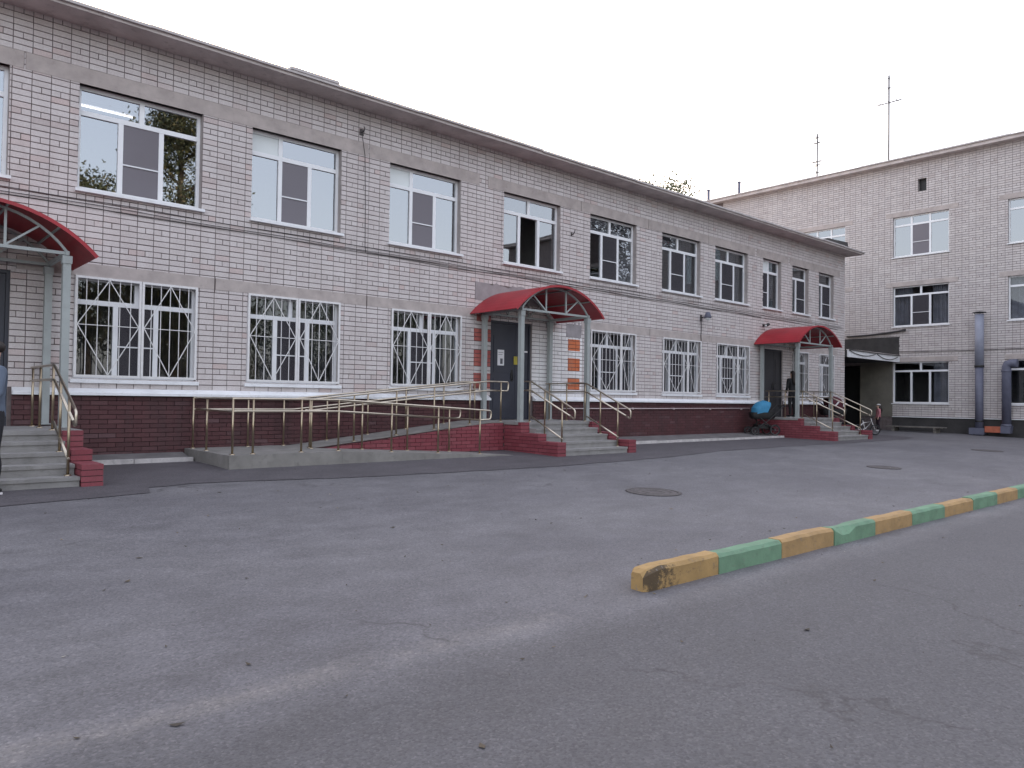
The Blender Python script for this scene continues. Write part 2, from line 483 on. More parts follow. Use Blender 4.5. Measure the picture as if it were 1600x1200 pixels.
def kerb_paint(name, c, dirtc=(0.10, 0.085, 0.07, 1), amt=0.55):
    t = NT(name)
    p = t.pos()
    col = t.ramp(t.noise(p, 5, 5), ((0.3, tuple(x * 0.8 for x in c) + (1,)), (0.7, tuple(min(1, x * 1.15) for x in c) + (1,))))
    n2 = t.noise(t.scaled(p, (1, 1, 2)), 9, 6, 0.75)
    f = t.ramp(n2, ((0.55, (0, 0, 0, 1)), (0.70, (1, 1, 1, 1))))
    col = t.mix(t.math('MULTIPLY', f, amt), col, dirtc)
    if amt > 0.7:   # black tyre scuffs
        n3 = t.noise(t.scaled(p, (1.3, 1, 1.6)), 7, 7, 0.8)
        x, y, z = t.sep(p)
        # rubbed off mostly on the drive-side face of the first half metre
        end = t.ramp(t.math('SUBTRACT', x, 4.3), ((0.05, (0.25, 0.25, 0.25, 1)), (0.12, (1, 1, 1, 1)), (0.45, (0.8, 0.8, 0.8, 1)), (0.75, (0.0, 0.0, 0.0, 1))))
        f3 = t.ramp(t.math('MULTIPLY', n3, t.math('ADD', t.math('MULTIPLY', end, 0.55), 0.62)), ((0.45, (0, 0, 0, 1)), (0.56, (1, 1, 1, 1))))
        side = t.math('LESS_THAN', y, -10.20)
        col = t.mix(t.math('MULTIPLY', t.math('MULTIPLY', f3, side), 0.85), col, (0.045, 0.032, 0.022, 1))
    # paint chipped down to concrete
    n4 = t.noise(p, 17, 8, 0.82)
    f4 = t.ramp(n4, ((0.60, (0, 0, 0, 1)), (0.635, (1, 1, 1, 1))))
    col = t.mix(t.math('MULTIPLY', f4, 0.8), col, (0.20, 0.185, 0.17, 1))
    t.color(col); t.rough(0.8)
    t.bump(t.noise(p, 40, 5, 0.7), 0.5, 0.006)
    return t.mat
M['kerb_yellow'] = kerb_paint('yellow_kerb_paint', (0.38, 0.235, 0.105))
M['kerb_scuffed'] = kerb_paint('scuffed_yellow_kerb_paint', (0.38, 0.235, 0.095), amt=0.75)
M['kerb_green'] = kerb_paint('green_kerb_paint', (0.14, 0.265, 0.17), amt=0.45)

# ------------------------------------------------------------------ ground
PROF = [(-160, -1.3), (-60, -0.95), (-13.75, -0.565), (-10.3, -0.45), (-2.7, -0.20), (-1.25, -0.165), (0.0, -0.15), (60, -0.15), (160, -0.3)]
def gz(y):
    for (a, za), (b, zb) in zip(PROF, PROF[1:]):
        if a <= y <= b:
            return za + (zb - za) * (y - a) / (b - a)
    return PROF[0][1] if y < PROF[0][0] else PROF[-1][1]

g = MB()
ys = sorted(set([p[0] for p in PROF] + [-100, -80, -40, -30, -24, -18, -12, -9, -7, -5, -4]))
xs = [-180, -60, -20, 0, 10, 20, 30, 40, 60, 110, 220]
for a, b in zip(xs, xs[1:]):
    for c, d in zip(ys, ys[1:]):
        g.face(((a, c, gz(c)), (b, c, gz(c)), (b, d, gz(d)), (a, d, gz(d))))
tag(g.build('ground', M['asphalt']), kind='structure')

# darker, newer asphalt along the building (edge is uneven)
edge = [(-14, -4.2), (1.28, -4.13), (2.05, -4.02), (2.84, -3.91), (2.95, -3.45), (3.53, -3.33), (4.62, -3.49), (5.81, -3.72),
        (7.41, -3.85), (9.6, -3.99), (11.3, -3.9), (13.41, -3.75), (16, -3.35), (19, -3.2), (23, -3.3), (27.5, -3.25), (29.2, -2.9), (29.6, -1.0)]
pg = MB()
pts = []
for (a, b) in zip(edge, edge[1:]):
    n = max(2, int(abs(b[0] - a[0]) / 0.25))
    for i in range(n):
        t_ = i / n
        pts.append((a[0] + (b[0] - a[0]) * t_, a[1] + (b[1] - a[1]) * t_ + random.uniform(-0.025, 0.025)))
pts.append(edge[-1])
for (a, b) in zip(pts, pts[1:]):
    rows = [0.0, 0.25, 0.5, 0.75, 1.0]
    top = -0.6
    for r0, r1 in zip(rows, rows[1:]):
        q = []
        for (px, py), rr in ((a, r0), (b, r0), (b, r1), (a, r1)):
            y = py + (top - py) * rr
            q.append((px, y, gz(y) + 0.009 if y > -2.7 else gz(y) + 0.007))
        pg.face(q)
tag(pg.build('asphalt_patch', M['asphalt_new']), kind='structure')

# concrete apron at the foot of the wall with its whitewashed kerb
def apron(x0, x1, y0):
    m = MB()
    z0, z1 = -0.11, -0.02
    m.hexa(((x0, y0 + 0.082, -0.3), (x1, y0 + 0.082, -0.3), (x1, -0.004, -0.3), (x0, -0.004, -0.3),
            (x0, y0 + 0.082, z0), (x1, y0 + 0.082, z0), (x1, -0.004, z1), (x0, -0.004, z1)))
    o = tag(m.build('pavement', M['pavement']), kind='structure')
    n = max(1, round((x1 - x0) / 1.0))
    for i in range(n):
        a = x0 + (x1 - x0) * i / n + 0.006; b = x0 + (x1 - x0) * (i + 1) / n - 0.006
        k = MB(); dz = random.uniform(-0.012, 0.012)
        k.hexa(((a, y0, -0.3), (b, y0, -0.3), (b, y0 + 0.08, -0.3), (a, y0 + 0.08, -0.3),
                (a, y0 + 0.012, -0.085 + dz), (b, y0 + 0.012, -0.085 + dz), (b, y0 + 0.08, -0.085 + dz), (a, y0 + 0.08, -0.085 + dz)))
        k.build('kerb_block', M['white_kerb'], o)
apron(2.60, 4.47, -0.62)
apron(13.62, 23.24, -1.1)
apron(26.2, 29.9, -1.1)

# the painted kerb that divides the drive from the yard
kerb = tag(bpy.data.objects.new('kerb', None), kind='structure')
COL.objects.link(kerb)
KX0 = 4.33
bounds = [4.51, 5.43, 6.44, 7.45, 8.40, 9.44, 10.46, 11.50, 12.50, 13.5, 14.5, 15.5, 16.5, 17.5]
for i, (a, b) in enumerate(zip(bounds, bounds[1:])):
    y0, y1 = -10.23 + random.uniform(-0.008, 0.008), -10.07
    y1 = y0 + 0.155
    z0 = gz(y0)
    h = 0.165 + random.uniform(-0.008, 0.008)
    mt = M['kerb_scuffed'] if i == 0 else (M['kerb_green'] if i % 2 else M['kerb_yellow'])
    k = MB()
    gap = 0.004 if (i % 2 == 0) else 0.001
    # chamfered cross-section, swept along X with a few slices so that edges are slightly uneven
    n = 7
    secs = []
    for j in range(n):
        x = a + 0.002 + (b - gap - a - 0.002) * j / (n - 1)
        w = random.uniform(-0.004, 0.004)
        ch = 0.022 + random.uniform(0, 0.008)
        top = z0 + h + random.uniform(-0.004, 0.004)
        if i == 3 and j in (1, 2):      # broken corner
            ch = 0.07; top -= 0.012
        if i == 0 and j == 0:
            ch = 0.035; top -= 0.008
        secs.append([(x, y0 + w, z0 - 0.12), (x, y0 + w, top - ch), (x, y0 + w + ch, top), (x, y1 - 0.02, top), (x, y1, top - 0.02), (x, y1, z0 - 0.12)])
    if i == 0:   # rounded nose
        nose = [(x - 0.045, y0 + 0.022 + (y - y0) * 0.72, z0 - 0.12 + (z - z0 + 0.12) * 0.90) for (x, y, z) in secs[0]]
        secs.insert(0, nose)
    for s0, s1 in zip(secs, secs[1:]):
        for q in range(5):
            k.face((s0[q], s1[q], s1[q + 1], s0[q + 1]))
    k.face(list(reversed(secs[0])) if False else secs[0]); k.face(list(reversed(secs[-1])))
    o = k.build('kerb_block', mt, kerb)
    if i == 0:
        tag(o, 'yellow end block of the kerb with black scuffs')

def manhole(x, y, r, label, cat='manhole cover'):
    root = thing('manhole_cover', label, cat, (x, y, gz(y) + 0.004), 0)
    slope = math.atan(0.033)
    root.rotation_euler = (-slope * -1, 0, 0)
    m = MB(); m.lathe(((r, 0.0), (r, 0.008), (r * 0.86, 0.008), (r * 0.86, 0.002)), 40); m.build('rim', M['iron'], root)
    m = MB(); m.lathe(((0.001, 0.006), (r * 0.3, 0.006), (r * 0.31, 0.010), (r * 0.42, 0.010), (r * 0.43, 0.006), (r * 0.62, 0.006), (r * 0.63, 0.010), (r * 0.72, 0.010), (r * 0.73, 0.006), (r * 0.84, 0.006)), 40)
    m.build('lid', M['iron'], root)
manhole(8.78, -6.95, 0.40, 'round iron manhole cover in the asphalt nearest the painted kerb')
manhole(16.3, -7.1, 0.33, 'small round manhole cover beyond the painted kerb in mid yard')
manhole(24.9, -6.5, 0.40, 'farthest round manhole cover, in front of the far brick building')

# ------------------------------------------------------------------ brick walls
class Plane:
    def __init__(self, O, U, N):
        self.O = Vector(O); self.U = Vector(U); self.N = Vector(N)
    def __call__(self, u, v, w=0.0):
        return self.O + self.U * u + Vector((0, 0, v)) + self.N * w
PA = Plane((0, 0, 0), (1, 0, 0), (0, -1, 0))       # u = X
XB = 35.0
PB = Plane((XB, 0, 0), (0, -1, 0), (-1, 0, 0))     # u = -Y

def subtract(rects, hole):
    out = []
    a0, a1, b0, b1 = hole
    for (u0, u1, v0, v1) in rects:
        if u1 <= a0 or u0 >= a1 or v1 <= b0 or v0 >= b1:
            out.append((u0, u1, v0, v1)); continue
        if u0 < a0: out.append((u0, a0, v0, v1))
        if u1 > a1: out.append((a1, u1, v0, v1))
        m0, m1 = max(u0, a0), min(u1, a1)
        if v0 < b0: out.append((m0, m1, v0, b0))
        if v1 > b1: out.append((m0, m1, b1, v1))
    return out

def brick_geom(m, P, u0, u1, v0, v1, w, depth, mi, r, bev=0.003):
    b = bev
    q = [P(u0, v0, w - depth), P(u1, v0, w - depth), P(u1, v1, w - depth), P(u0, v1, w - depth)]
    e = [P(u0, v0, w - b), P(u1, v0, w - b), P(u1, v1, w - b), P(u0, v1, w - b)]
    f = [P(u0 + b, v0 + b, w), P(u1 - b, v0 + b, w), P(u1 - b, v1 - b, w), P(u0 + b, v1 - b, w)]
    i = len(m.v)
    for s in (q, e, f):
        m.v.extend([tuple(p) for p in s])
    fs = [(i + 8, i + 9, i + 10, i + 11)]
    for k in range(4):
        n = (k + 1) % 4
        fs.append((i + k, i + n, i + 4 + n, i + 4 + k))
        fs.append((i + 4 + k, i + 4 + n, i + 8 + n, i + 8 + k))
    for x in fs:
        m.f.append(x); m.m.append(mi); m.r.append(r); m.sm.append(False)

def brick_field(P, u0, u1, v0, v1, blocked, mu, mv, joint, bond, wface, depth, matfn, nindiv, parent, mats, names, seed, splits=()):
    """bricks with recessed joints; the nindiv that show largest are objects of their own"""
    rnd = random.Random(seed)
    allb = []
    nv = int((v1 - v0) / mv + 0.001)
    for j in range(nv):
        c0 = v0 + j * mv; c1 = c0 + mv - joint
        if bond == 'stack':
            header = (j % 4 == 3)
            step = mu / 2 if header else mu
            off = 0.0
        else:
            step = mu; off = (mu / 2 if j % 2 else 0.0)
        k0 = int((u0 - off) / step) - 1
        u = off + k0 * step
        while u < u1:
            a, b = u, u + step - joint * 0.78
            u += step
            a = max(a, u0); b = min(b, u1)
            if b - a < 0.02: continue
            pcs = [(a, b, c0, c1)]
            for hrect in blocked:
                pcs = subtract(pcs, hrect)
                if not pcs: break
            if splits:
                for sr in splits:
                    if any(min(p[1], sr[1]) - max(p[0], sr[0]) > 0 and min(p[3], sr[3]) - max(p[2], sr[2]) > 0 for p in pcs):
                        inn = [(max(p[0], sr[0]), min(p[1], sr[1]), max(p[2], sr[2]), min(p[3], sr[3])) for p in pcs]
                        pcs = subtract(pcs, sr) + [p for p in inn if p[1] > p[0] and p[3] > p[2]]
            for (p0, p1, q0, q1) in pcs:
                if p1 - p0 < 0.012 or q1 - q0 < 0.01: continue
                jx = rnd.uniform(-0.0015, 0.0015); jz = rnd.uniform(-0.0012, 0.0012)
                allb.append((p0 + jx, p1 + jx, q0 + jz, q1 + jz, wface + rnd.uniform(-0.003, 0.003), rnd.random()))
    scored = []
    if nindiv:
        for i, b in enumerate(allb):
            c = P((b[0] + b[1]) / 2, (b[2] + b[3]) / 2, 0)
            pr = project(c)
            if pr is None: continue
            x, y, d = pr
            if not (4 < x < 1596 and 4 < y < 1196): continue
            n_ = (CAM_LOC - c).normalized().dot(P.N)
            scored.append((-(b[1] - b[0]) * (b[3] - b[2]) * n_ / d / d, i))
        scored.sort()
    chosen = set(i for _, i in scored[:nindiv])
    m = MB(); cache = {}
    for i, b in enumerate(allb):
        mi = matfn((b[0] + b[1]) / 2, (b[2] + b[3]) / 2)
        if i not in chosen:
            brick_geom(m, P, b[0], b[1], b[2], b[3], b[4], depth, mi, b[5])
        else:
            L, H = round(b[1] - b[0], 3), round(b[3] - b[2], 3)
            key = (L, H, mi)
            if key not in cache:
                mm = MB()
                P0 = Plane((0, 0, 0), P.U, P.N)
                brick_geom(mm, P0, -L / 2, L / 2, -H / 2, H / 2, 0, depth, 0, 0.0)
                cache[key] = mm.mesh(names[0], mats[mi])
            o = link(names[0], cache[key], parent)
            o.location = P((b[0] + b[1]) / 2, (b[2] + b[3]) / 2, b[4])
    if m.f:
        o = m.build(names[1], mats, parent)
        tag(o, kind='stuff')

def wall_with_holes(m, P, u0, u1, v0, v1, holes, w):
    us = sorted(set([u0, u1] + [h[0] for h in holes] + [h[1] for h in holes]))
    vs_ = sorted(set([v0, v1] + [h[2] for h in holes] + [h[3] for h in holes]))
    us = [u for u in us if u0 <= u <= u1]; vs_ = [v for v in vs_ if v0 <= v <= v1]
    for a, b in zip(us, us[1:]):
        for c, d in zip(vs_, vs_[1:]):
            cu, cv = (a + b) / 2, (c + d) / 2
            if any(h[0] < cu < h[1] and h[2] < cv < h[3] for h in holes): continue
            m.face((P(a, c, w), P(b, c, w), P(b, d, w), P(a, d, w)))

def reveal(m, P, h, depth, w):
    a, b, c, d = h
    m.face((P(a, c, w), P(a, c, w - depth), P(a, d, w - depth), P(a, d, w)))
    m.face((P(b, c, w - depth), P(b, c, w), P(b, d, w), P(b, d, w - depth)))
    m.face((P(a, d, w - depth), P(b, d, w - depth), P(b, d, w), P(a, d, w)))
    m.face((P(a, c, w), P(b, c, w), P(b, c, w - depth), P(a, c, w - depth)))

def pbox(m, P, u0, u1, v0, v1, w0, w1, mi=0):
    m.hexa((P(u0, v0, w1), P(u1, v0, w1), P(u1, v0, w0), P(u0, v0, w0), P(u0, v1, w1), P(u1, v1, w1), P(u1, v1, w0), P(u0, v1, w0)), mi)

def curtain(P, u0, u1, v0, v1, w, parent, cloth, amp=0.03, waves=9):
    m = MB(); n = waves * 6
    prev = None
    for i in range(n + 1):
        t_ = i / n
        u = u0 + (u1 - u0) * t_
        ww = w + amp * math.sin(t_ * waves * 2 * math.pi) + amp * 0.5 * math.sin(t_ * waves * 3.7)
        cur = (P(u, v0, ww), P(u, v1, ww))
        if prev: m.face((prev[0], cur[0], cur[1], prev[1]), smooth=True)
        prev = cur
    m.build('curtain', M[cloth], parent)

def window(bld, P, h, recess, lower_split, upper_split, transom, glass='glass', screen=None, opened=None, panels=None, sill=True,
           grille=None, curt=(), cloth='curtain', fb=0.055, sill_out=0.075, sill_h=0.065):
    """a window: white frame, one pane per light, sill, optional insect screen, panels and grille"""
    u0, u1, v0, v1 = h
    panels = panels or {}
    holder = bpy.data.objects.new('window', None); COL.objects.link(holder); holder.parent = bld
    holder.location = P(u0, v0, 0)
    Pl = Plane(Vector(), P.U, P.N)
    Q = lambda u, v, w=0.0: Pl(u - u0, v - v0, w)
    w1 = -recess; w0 = -recess - 0.065
    f = MB()
    pbox(f, Q, u0, u0 + fb, v0, v1, w0, w1); pbox(f, Q, u1 - fb, u1, v0, v1, w0, w1)
    pbox(f, Q, u0 + fb, u1 - fb, v0, v0 + fb, w0, w1); pbox(f, Q, u0 + fb, u1 - fb, v1 - fb, v1, w0, w1)
    vt = v1 - transom if transom else v1
    lights = []
    hb = 0.04
    if transom:
        pbox(f, Q, u0 + fb, u1 - fb, vt - hb, vt + hb, w0, w1 + 0.004)
        ul = [u0 + fb] + [u0 + (u1 - u0) * s for s in upper_split] + [u1 - fb]
        for s in upper_split:
            uc = u0 + (u1 - u0) * s
            pbox(f, Q, uc - hb, uc + hb, vt + hb, v1 - fb, w0, w1 + 0.002)
        for i, (a, b) in enumerate(zip(ul, ul[1:])):
            lights.append(('t%d' % i, a + (hb if i else 0), b - (hb if i < len(ul) - 2 else 0), vt + hb, v1 - fb))
    bl = [u0 + fb] + [u0 + (u1 - u0) * s for s in lower_split] + [u1 - fb]
    topv = vt - hb if transom else v1 - fb
    for s in lower_split:
        uc = u0 + (u1 - u0) * s
        pbox(f, Q, uc - hb, uc + hb, v0 + fb, topv, w0, w1 + 0.002)
    for i, (a, b) in enumerate(zip(bl, bl[1:])):
        lights.append(('b%d' % i, a + (hb if i else 0), b - (hb if i < len(bl) - 2 else 0), v0 + fb, topv))
    for key, a, b, c, d in lights:
        gm = M[glass]
        wp = (w0 + w1) / 2
        if panels.get(key) == 'white': gm = M['white_panel']
        if panels.get(key) == 'foil': gm = M['foil']
        if opened == key:
            continue
        if screen == key:       # casement sash tilted open behind an insect screen
            pbox(f, Q, a, a + 0.045, c, d, w0 - 0.02, w1 - 0.03); pbox(f, Q, b - 0.045, b, c, d, w0 - 0.02, w1 - 0.03)
            s_ = MB(); sh = 0.012
            pbox(s_, Q, a, b, c, d, w1 - 0.012, w1 - 0.009)
            s_.build('insect_screen', M['screen' if glass in ('glass', 'glass_mid') else 'screen_dark'], holder)
            pbox(f, Q, a, b, c + (d - c) * 0.42 - 0.011, c + (d - c) * 0.42 + 0.011, w1 - 0.010, w1 + 0.008)
        gp = MB()
        pbox(gp, Q, a - 0.008, b + 0.008, c - 0.008, d + 0.008, wp - 0.003, wp + 0.003)
        gp.build('pane', gm, holder)
    f.build('frame', M['pvc'], holder)
    rv = MB(); reveal(rv, Q, h, 0.36, -0.0145); rv.build('reveal', M['reveal'], holder)
    if sill:
        s = MB()
        a, b = u0 - 0.04, u1 + 0.04
        s.hexa((Q(a, v0 - sill_h, -0.02), Q(b, v0 - sill_h, -0.02), Q(b, v0 - sill_h, sill_out), Q(a, v0 - sill_h, sill_out),
                Q(a, v0 - 0.001, -recess - 0.02), Q(b, v0 - 0.001, -recess - 0.02), Q(b, v0 - 0.016, sill_out), Q(a, v0 - 0.016, sill_out)))
        s.build('sill', M['sill'], holder)
    if grille:
        gr = MB(); w = 0.022
        ga, gb, gc, gd = u0 + 0.0, u1 - 0.0, v0 + 0.02, v1 - 0.0
        cuts = [ga] + [ga + (gb - ga) * s for s in grille['cuts']] + [gb]
        for (a, b) in zip(cuts, cuts[1:]):
            a += 0.004; b -= 0.004
            t_ = 0.038
            pbox(gr, Q, a, a + t_, gc, gd, w - 0.012, w + 0.012); pbox(gr, Q, b - t_, b, gc, gd, w - 0.012, w + 0.012)
            pbox(gr, Q, a + t_, b - t_, gc, gc + t_, w - 0.012, w + 0.012); pbox(gr, Q, a + t_, b - t_, gd - t_, gd, w - 0.012, w + 0.012)
            nb = max(3, round((b - a) / 0.155)) 
            for i in range(1, nb):
                x = a + (b - a) * i / nb
                pbox(gr, Q, x - 0.006, x + 0.006, gc + t_, gd - t_, w - 0.010, w - 0.002)
            vm = gc + (gd - gc) * 0.52; uc = (a + b) / 2
            pbox(gr, Q, a + t_, b - t_, vm - 0.006, vm + 0.006, w + 0.001, w + 0.009)
            for (p, q) in (((a + t_, vm), (uc, gd - t_)), ((uc, gd - t_), (b - t_, vm)), ((b - t_, vm), (uc, gc + t_)), ((uc, gc + t_), (a + t_, vm))):
                gr.bar(Q(p[0], p[1], w + 0.013), Q(q[0], q[1], w + 0.013), 0.014, 0.008, upv=P.N)
        gr.build('grille', M['grille'], holder)
    for (ca, cb) in curt:
        curtain(Q, u0 + (u1 - u0) * ca, u0 + (u1 - u0) * cb, v0 - 0.05, v1, -recess - 0.22, holder, cloth)
    return holder

# ================================================================== long two-storey wing
A = thing('hospital_wing', 'long two-storey white brick wing with dark red plinth and overhanging eave', 'building', (0, 0, 0))
AX0, AX1 = -12.0, 29.94
UZ0, UZ1, LZ0, LZ1 = 4.30, 6.00, 1.22, 2.88
up_w = [(-0.14, 1.80), (2.75, 4.71), (5.62, 7.48), (8.63, 10.54), (11.85, 13.79), (14.93, 16.87), (18.06, 20.01), (20.82, 22.76), (23.72, 24.96), (25.75, 26.96), (27.78, 28.99), (-3.15, -1.25), (-6.25, -4.35), (-9.35, -7.45)]
lo_w = [(2.75, 4.68), (5.59, 7.50), (8.71, 10.60), (14.97, 16.87), (18.12, 20.06), (20.92, 22.86), (25.78, 26.96), (27.80, 29.00), (-3.15, -1.25), (-6.25, -4.35), (-9.35, -7.45)]
doorsA = [(0.55, 1.88, 0.46, 2.85), (11.49, 12.82, 0.48, 2.86), (23.79, 25.09, 0.49, 2.86)]
holesA = [(a, b, UZ0, UZ1) for a, b in up_w] + [(a, b, LZ0, LZ1) for a, b in lo_w] + doorsA
lint_up = [(-11.9, 1.98), (2.0, 8.09), (8.11, 11.08), (11.34, 14.55), (14.56, 17.4), (17.41, 20.42), (20.43, 23.2), (23.3, 25.45), (25.55, 27.35), (27.36, 29.5)]
lint_lo = [(-11.9, -1.0), (1.95, 4.97), (4.99, 8.1), (8.12, 10.98), (14.62, 17.5), (17.51, 20.5), (20.51, 23.3), (25.55, 27.3), (27.31, 29.3)]
ru = [(a, b, UZ1, 6.265) for a, b in lint_up]
rl = [(a, b, LZ1, 3.085) for a, b in lint_lo]
wc = MB()
for (v0, v1) in ((-0.4, 7.0),):
    wall_with_holes(wc, PA, AX0, AX1, v0, v1, holesA, -0.014)
wc.build('wall', M['mortar'], A)

RED = ((10.98, 11.49, 2.34, 2.63), (10.98, 11.49, 1.75, 2.12), (10.98, 11.49, 1.22, 1.58), (11.05, 11.49, 2.80, 2.96))
ORANGE = ((14.12, 14.57, 2.27, 2.57), (14.12, 14.57, 1.75, 2.07), (14.12, 14.57, 1.25, 1.56))
def mat_a(u, v):
    for (a, b, c, d) in RED:
        if a < u < b and c < v < d: return 2
    for (a, b, c, d) in ORANGE:
        if a < u < b and c < v < d: return 3
    if 12.8 < u < 14.65 and v < 2.75: return 1
    return 0
patches = [(10.85, 13.45, 3.28, 3.78), (13.35, 14.62, 2.62, 2.98)]
patch_block = [(11.0, 13.3, 3.30, 3.70), (14.05, 14.62, 2.62, 2.96)]
brick_field(PA, -11.95, AX1, 1.06, 6.96, holesA + ru + rl + patch_block, 0.262, 0.0983, 0.0135, 'stack', 0.0, 0.03, mat_a, 300, A,
            [M['brick'], M['brick_white'], M['brick_red'], M['brick_orange']], ('brick', 'brickwork'), 11, RED + ORANGE)
# plaster patches with ragged outline
for (a, b, c, d) in patch_block:
    m = MB(); n = 18
    ptsu = [(a + (b - a) * i / n, c + random.uniform(-0.02, 0.02)) for i in range(n + 1)]
    ptso = [(a + (b - a) * i / n, d + random.uniform(-0.05, 0.05) + (0.05 if i % 5 == 0 else 0)) for i in range(n + 1)]
    for i in range(n):
        p0, p1, p2, p3 = ptsu[i], ptsu[i + 1], ptso[i + 1], ptso[i]
        m.hexa((PA(*p0, -0.013), PA(*p1, -0.013), PA(*p1, 0.006), PA(*p0, 0.006), PA(*p3, -0.013), PA(*p2, -0.013), PA(*p2, 0.006), PA(*p3, 0.006)))
    m.build('plaster_patch', M['plaster'], A)
for (a, b, c, d) in ru + rl:
    m = MB(); pbox(m, PA, a + 0.004, b - 0.004, c, d, -0.10, 0.004 + random.uniform(0, 0.003))
    m.build('lintel', M['lintel'], A)
# plinth
pm = MB()
segs = [(AX0, 0.5), (1.93, 11.44), (12.87, 23.74), (25.14, AX1)]
for a, b in segs:
    pm.face((PA(a, -0.5, 0.018), PA(b, -0.5, 0.018), PA(b, 0.95, 0.018), PA(a, 0.95, 0.018)))
pm.build('plinth', M['plinth_mortar'], A)
pl = [(0.5, 1.93, -0.5, 1.0), (11.44, 12.87, -0.5, 1.0), (23.74, 25.14, -0.5, 1.0),
      (4.5, 11.4, -0.5, -0.02), (-0.2, 2.25, -0.5, 0.44), (11.0, 13.55, -0.5, 0.46), (23.3, 26.1, -0.5, 0.47)]
pl.append((6.45, 8.5, -0.5, 0.05)); pl.append((8.5, 11.0, -0.5, 0.25))
brick_field(PA, -11.95, AX1, -0.06, 0.96, pl, 0.262, 0.077, 0.009, 'run', 0.028, 0.012, lambda u, v: 0, 300, A, [M['plinth']], ('plinth_brick', 'plinth_brickwork'), 12)
for a, b in segs:          # sloped white drip ledge over the plinth
    m = MB()
    a2 = a + (0.0 if a < 0 else 0.0)
    m.hexa((PA(a2, 0.945, 0.0), PA(b, 0.945, 0.0), PA(b, 0.945, 0.115), PA(a2, 0.945, 0.115),
            PA(a2, 1.06, 0.0), PA(b, 1.06, 0.0), PA(b, 0.985, 0.115), PA(a2, 0.985, 0.115)))
    m.build('ledge', M['sill'], A)

# roof: overhanging slab with a thin sheet edge, soffit visible from below
rf = MB()
rf.box(-12.4, 30.32, -0.58, 12.6, 6.93, 7.0)
roofA = rf.build('roof', M['soffit'], A)
m = MB()
for i in range(24):
    a = -12.4 + 42.75 * i / 24; b = -12.4 + 42.75 * (i + 1) / 24
    dz = random.uniform(-0.012, 0.012)
    m.hexa(((a, -0.63, 6.985 + dz), (b, -0.63, 6.985 + dz), (b, 3.0, 7.002), (a, 3.0, 7.002),
            (a, -0.63, 7.03 + dz), (b, -0.63, 7.03 + dz), (b, 3.0, 7.06), (a, 3.0, 7.06)))
m.build('eave_sheet', M['roof_edge'], roofA)
m = MB(); m.box(6.05, 7.05, -0.645, 0.4, 7.03, 7.085); m.build('roof_patch', M['roof_edge'], roofA)
m = MB(); m.hexa(((27.9, -0.3, 7.05), (29.6, -0.3, 7.05), (29.6, 1.2, 7.05), (27.9, 1.2, 7.05), (27.95, -0.25, 7.30), (29.55, -0.28, 7.36), (29.5, 1.1, 7.4), (28.0, 1.1, 7.32)))
m.build('felt_covered_box', M['roofing'], roofA)
# closed shell behind the facade: back, ends, floors, room partitions
sh = MB()
sh.face(((AX0, 12, -0.4), (AX1, 12, -0.4), (AX1, 12, 6.93), (AX0, 12, 6.93)))
sh.face(((AX0, 0.014, -0.4), (AX0, 12, -0.4), (AX0, 12, 6.93), (AX0, 0.014, 6.93)))
sh.build('rear_walls', M['brick_b'], A)
sh = MB()
sh.face(((AX1, 0.03, -0.4), (AX1, 12, -0.4), (AX1, 12, 6.93), (AX1, 0.03, 6.93)))
sh.build('end_wall', M['plaster'], A)
sh = MB()
for z in (0.55, 3.3, 3.9, 6.6):
    sh.face(((AX0, 0.37, z), (AX1 - 0.02, 0.37, z), (AX1 - 0.02, 4.0, z), (AX0, 4.0, z)))
sh.face(((AX0, 4.0, 0), (AX1 - 0.02, 4.0, 0), (AX1 - 0.02, 4.0, 6.9), (AX0, 4.0, 6.9)))
for x in (-6.8, -3.8, -0.8, 2.3, 5.2, 8.1, 11.2, 14.4, 17.5, 20.45, 23.3, 25.4, 27.4):
    sh.face(((x, 0.37, 0.5), (x, 4.0, 0.5), (x, 4.0, 6.9), (x, 0.37, 6.9)))
sh.build('rooms', M['room'], A)

# lit fluorescent lamp on the ceiling of the near upper room
lt = NT('lit_tube'); lt.p.inputs['Emission Color'].default_value = (1, 1, 1, 1); lt.p.inputs['Emission Strength'].default_value = 2.2
lampf = thing('ceiling_lamp', 'lit fluorescent ceiling lamp seen through the near upper window', 'lamp', (3.6, 2.0, 6.32))
m = MB(); m.tube(((-0.46, 0, 0), (0.46, 0, 0)), 0.013, 8); m.build('tube', lt.mat, lampf)
m = MB(); m.box(-0.5, 0.5, -0.04, 0.04, 0.03, 0.08); m.tube(((-0.3, 0, 0.08), (-0.3, 0, 0.28)), 0.01, 6); m.tube(((0.3, 0, 0.08), (0.3, 0, 0.28)), 0.01, 6); m.build('housing', M['pvc'], lampf)

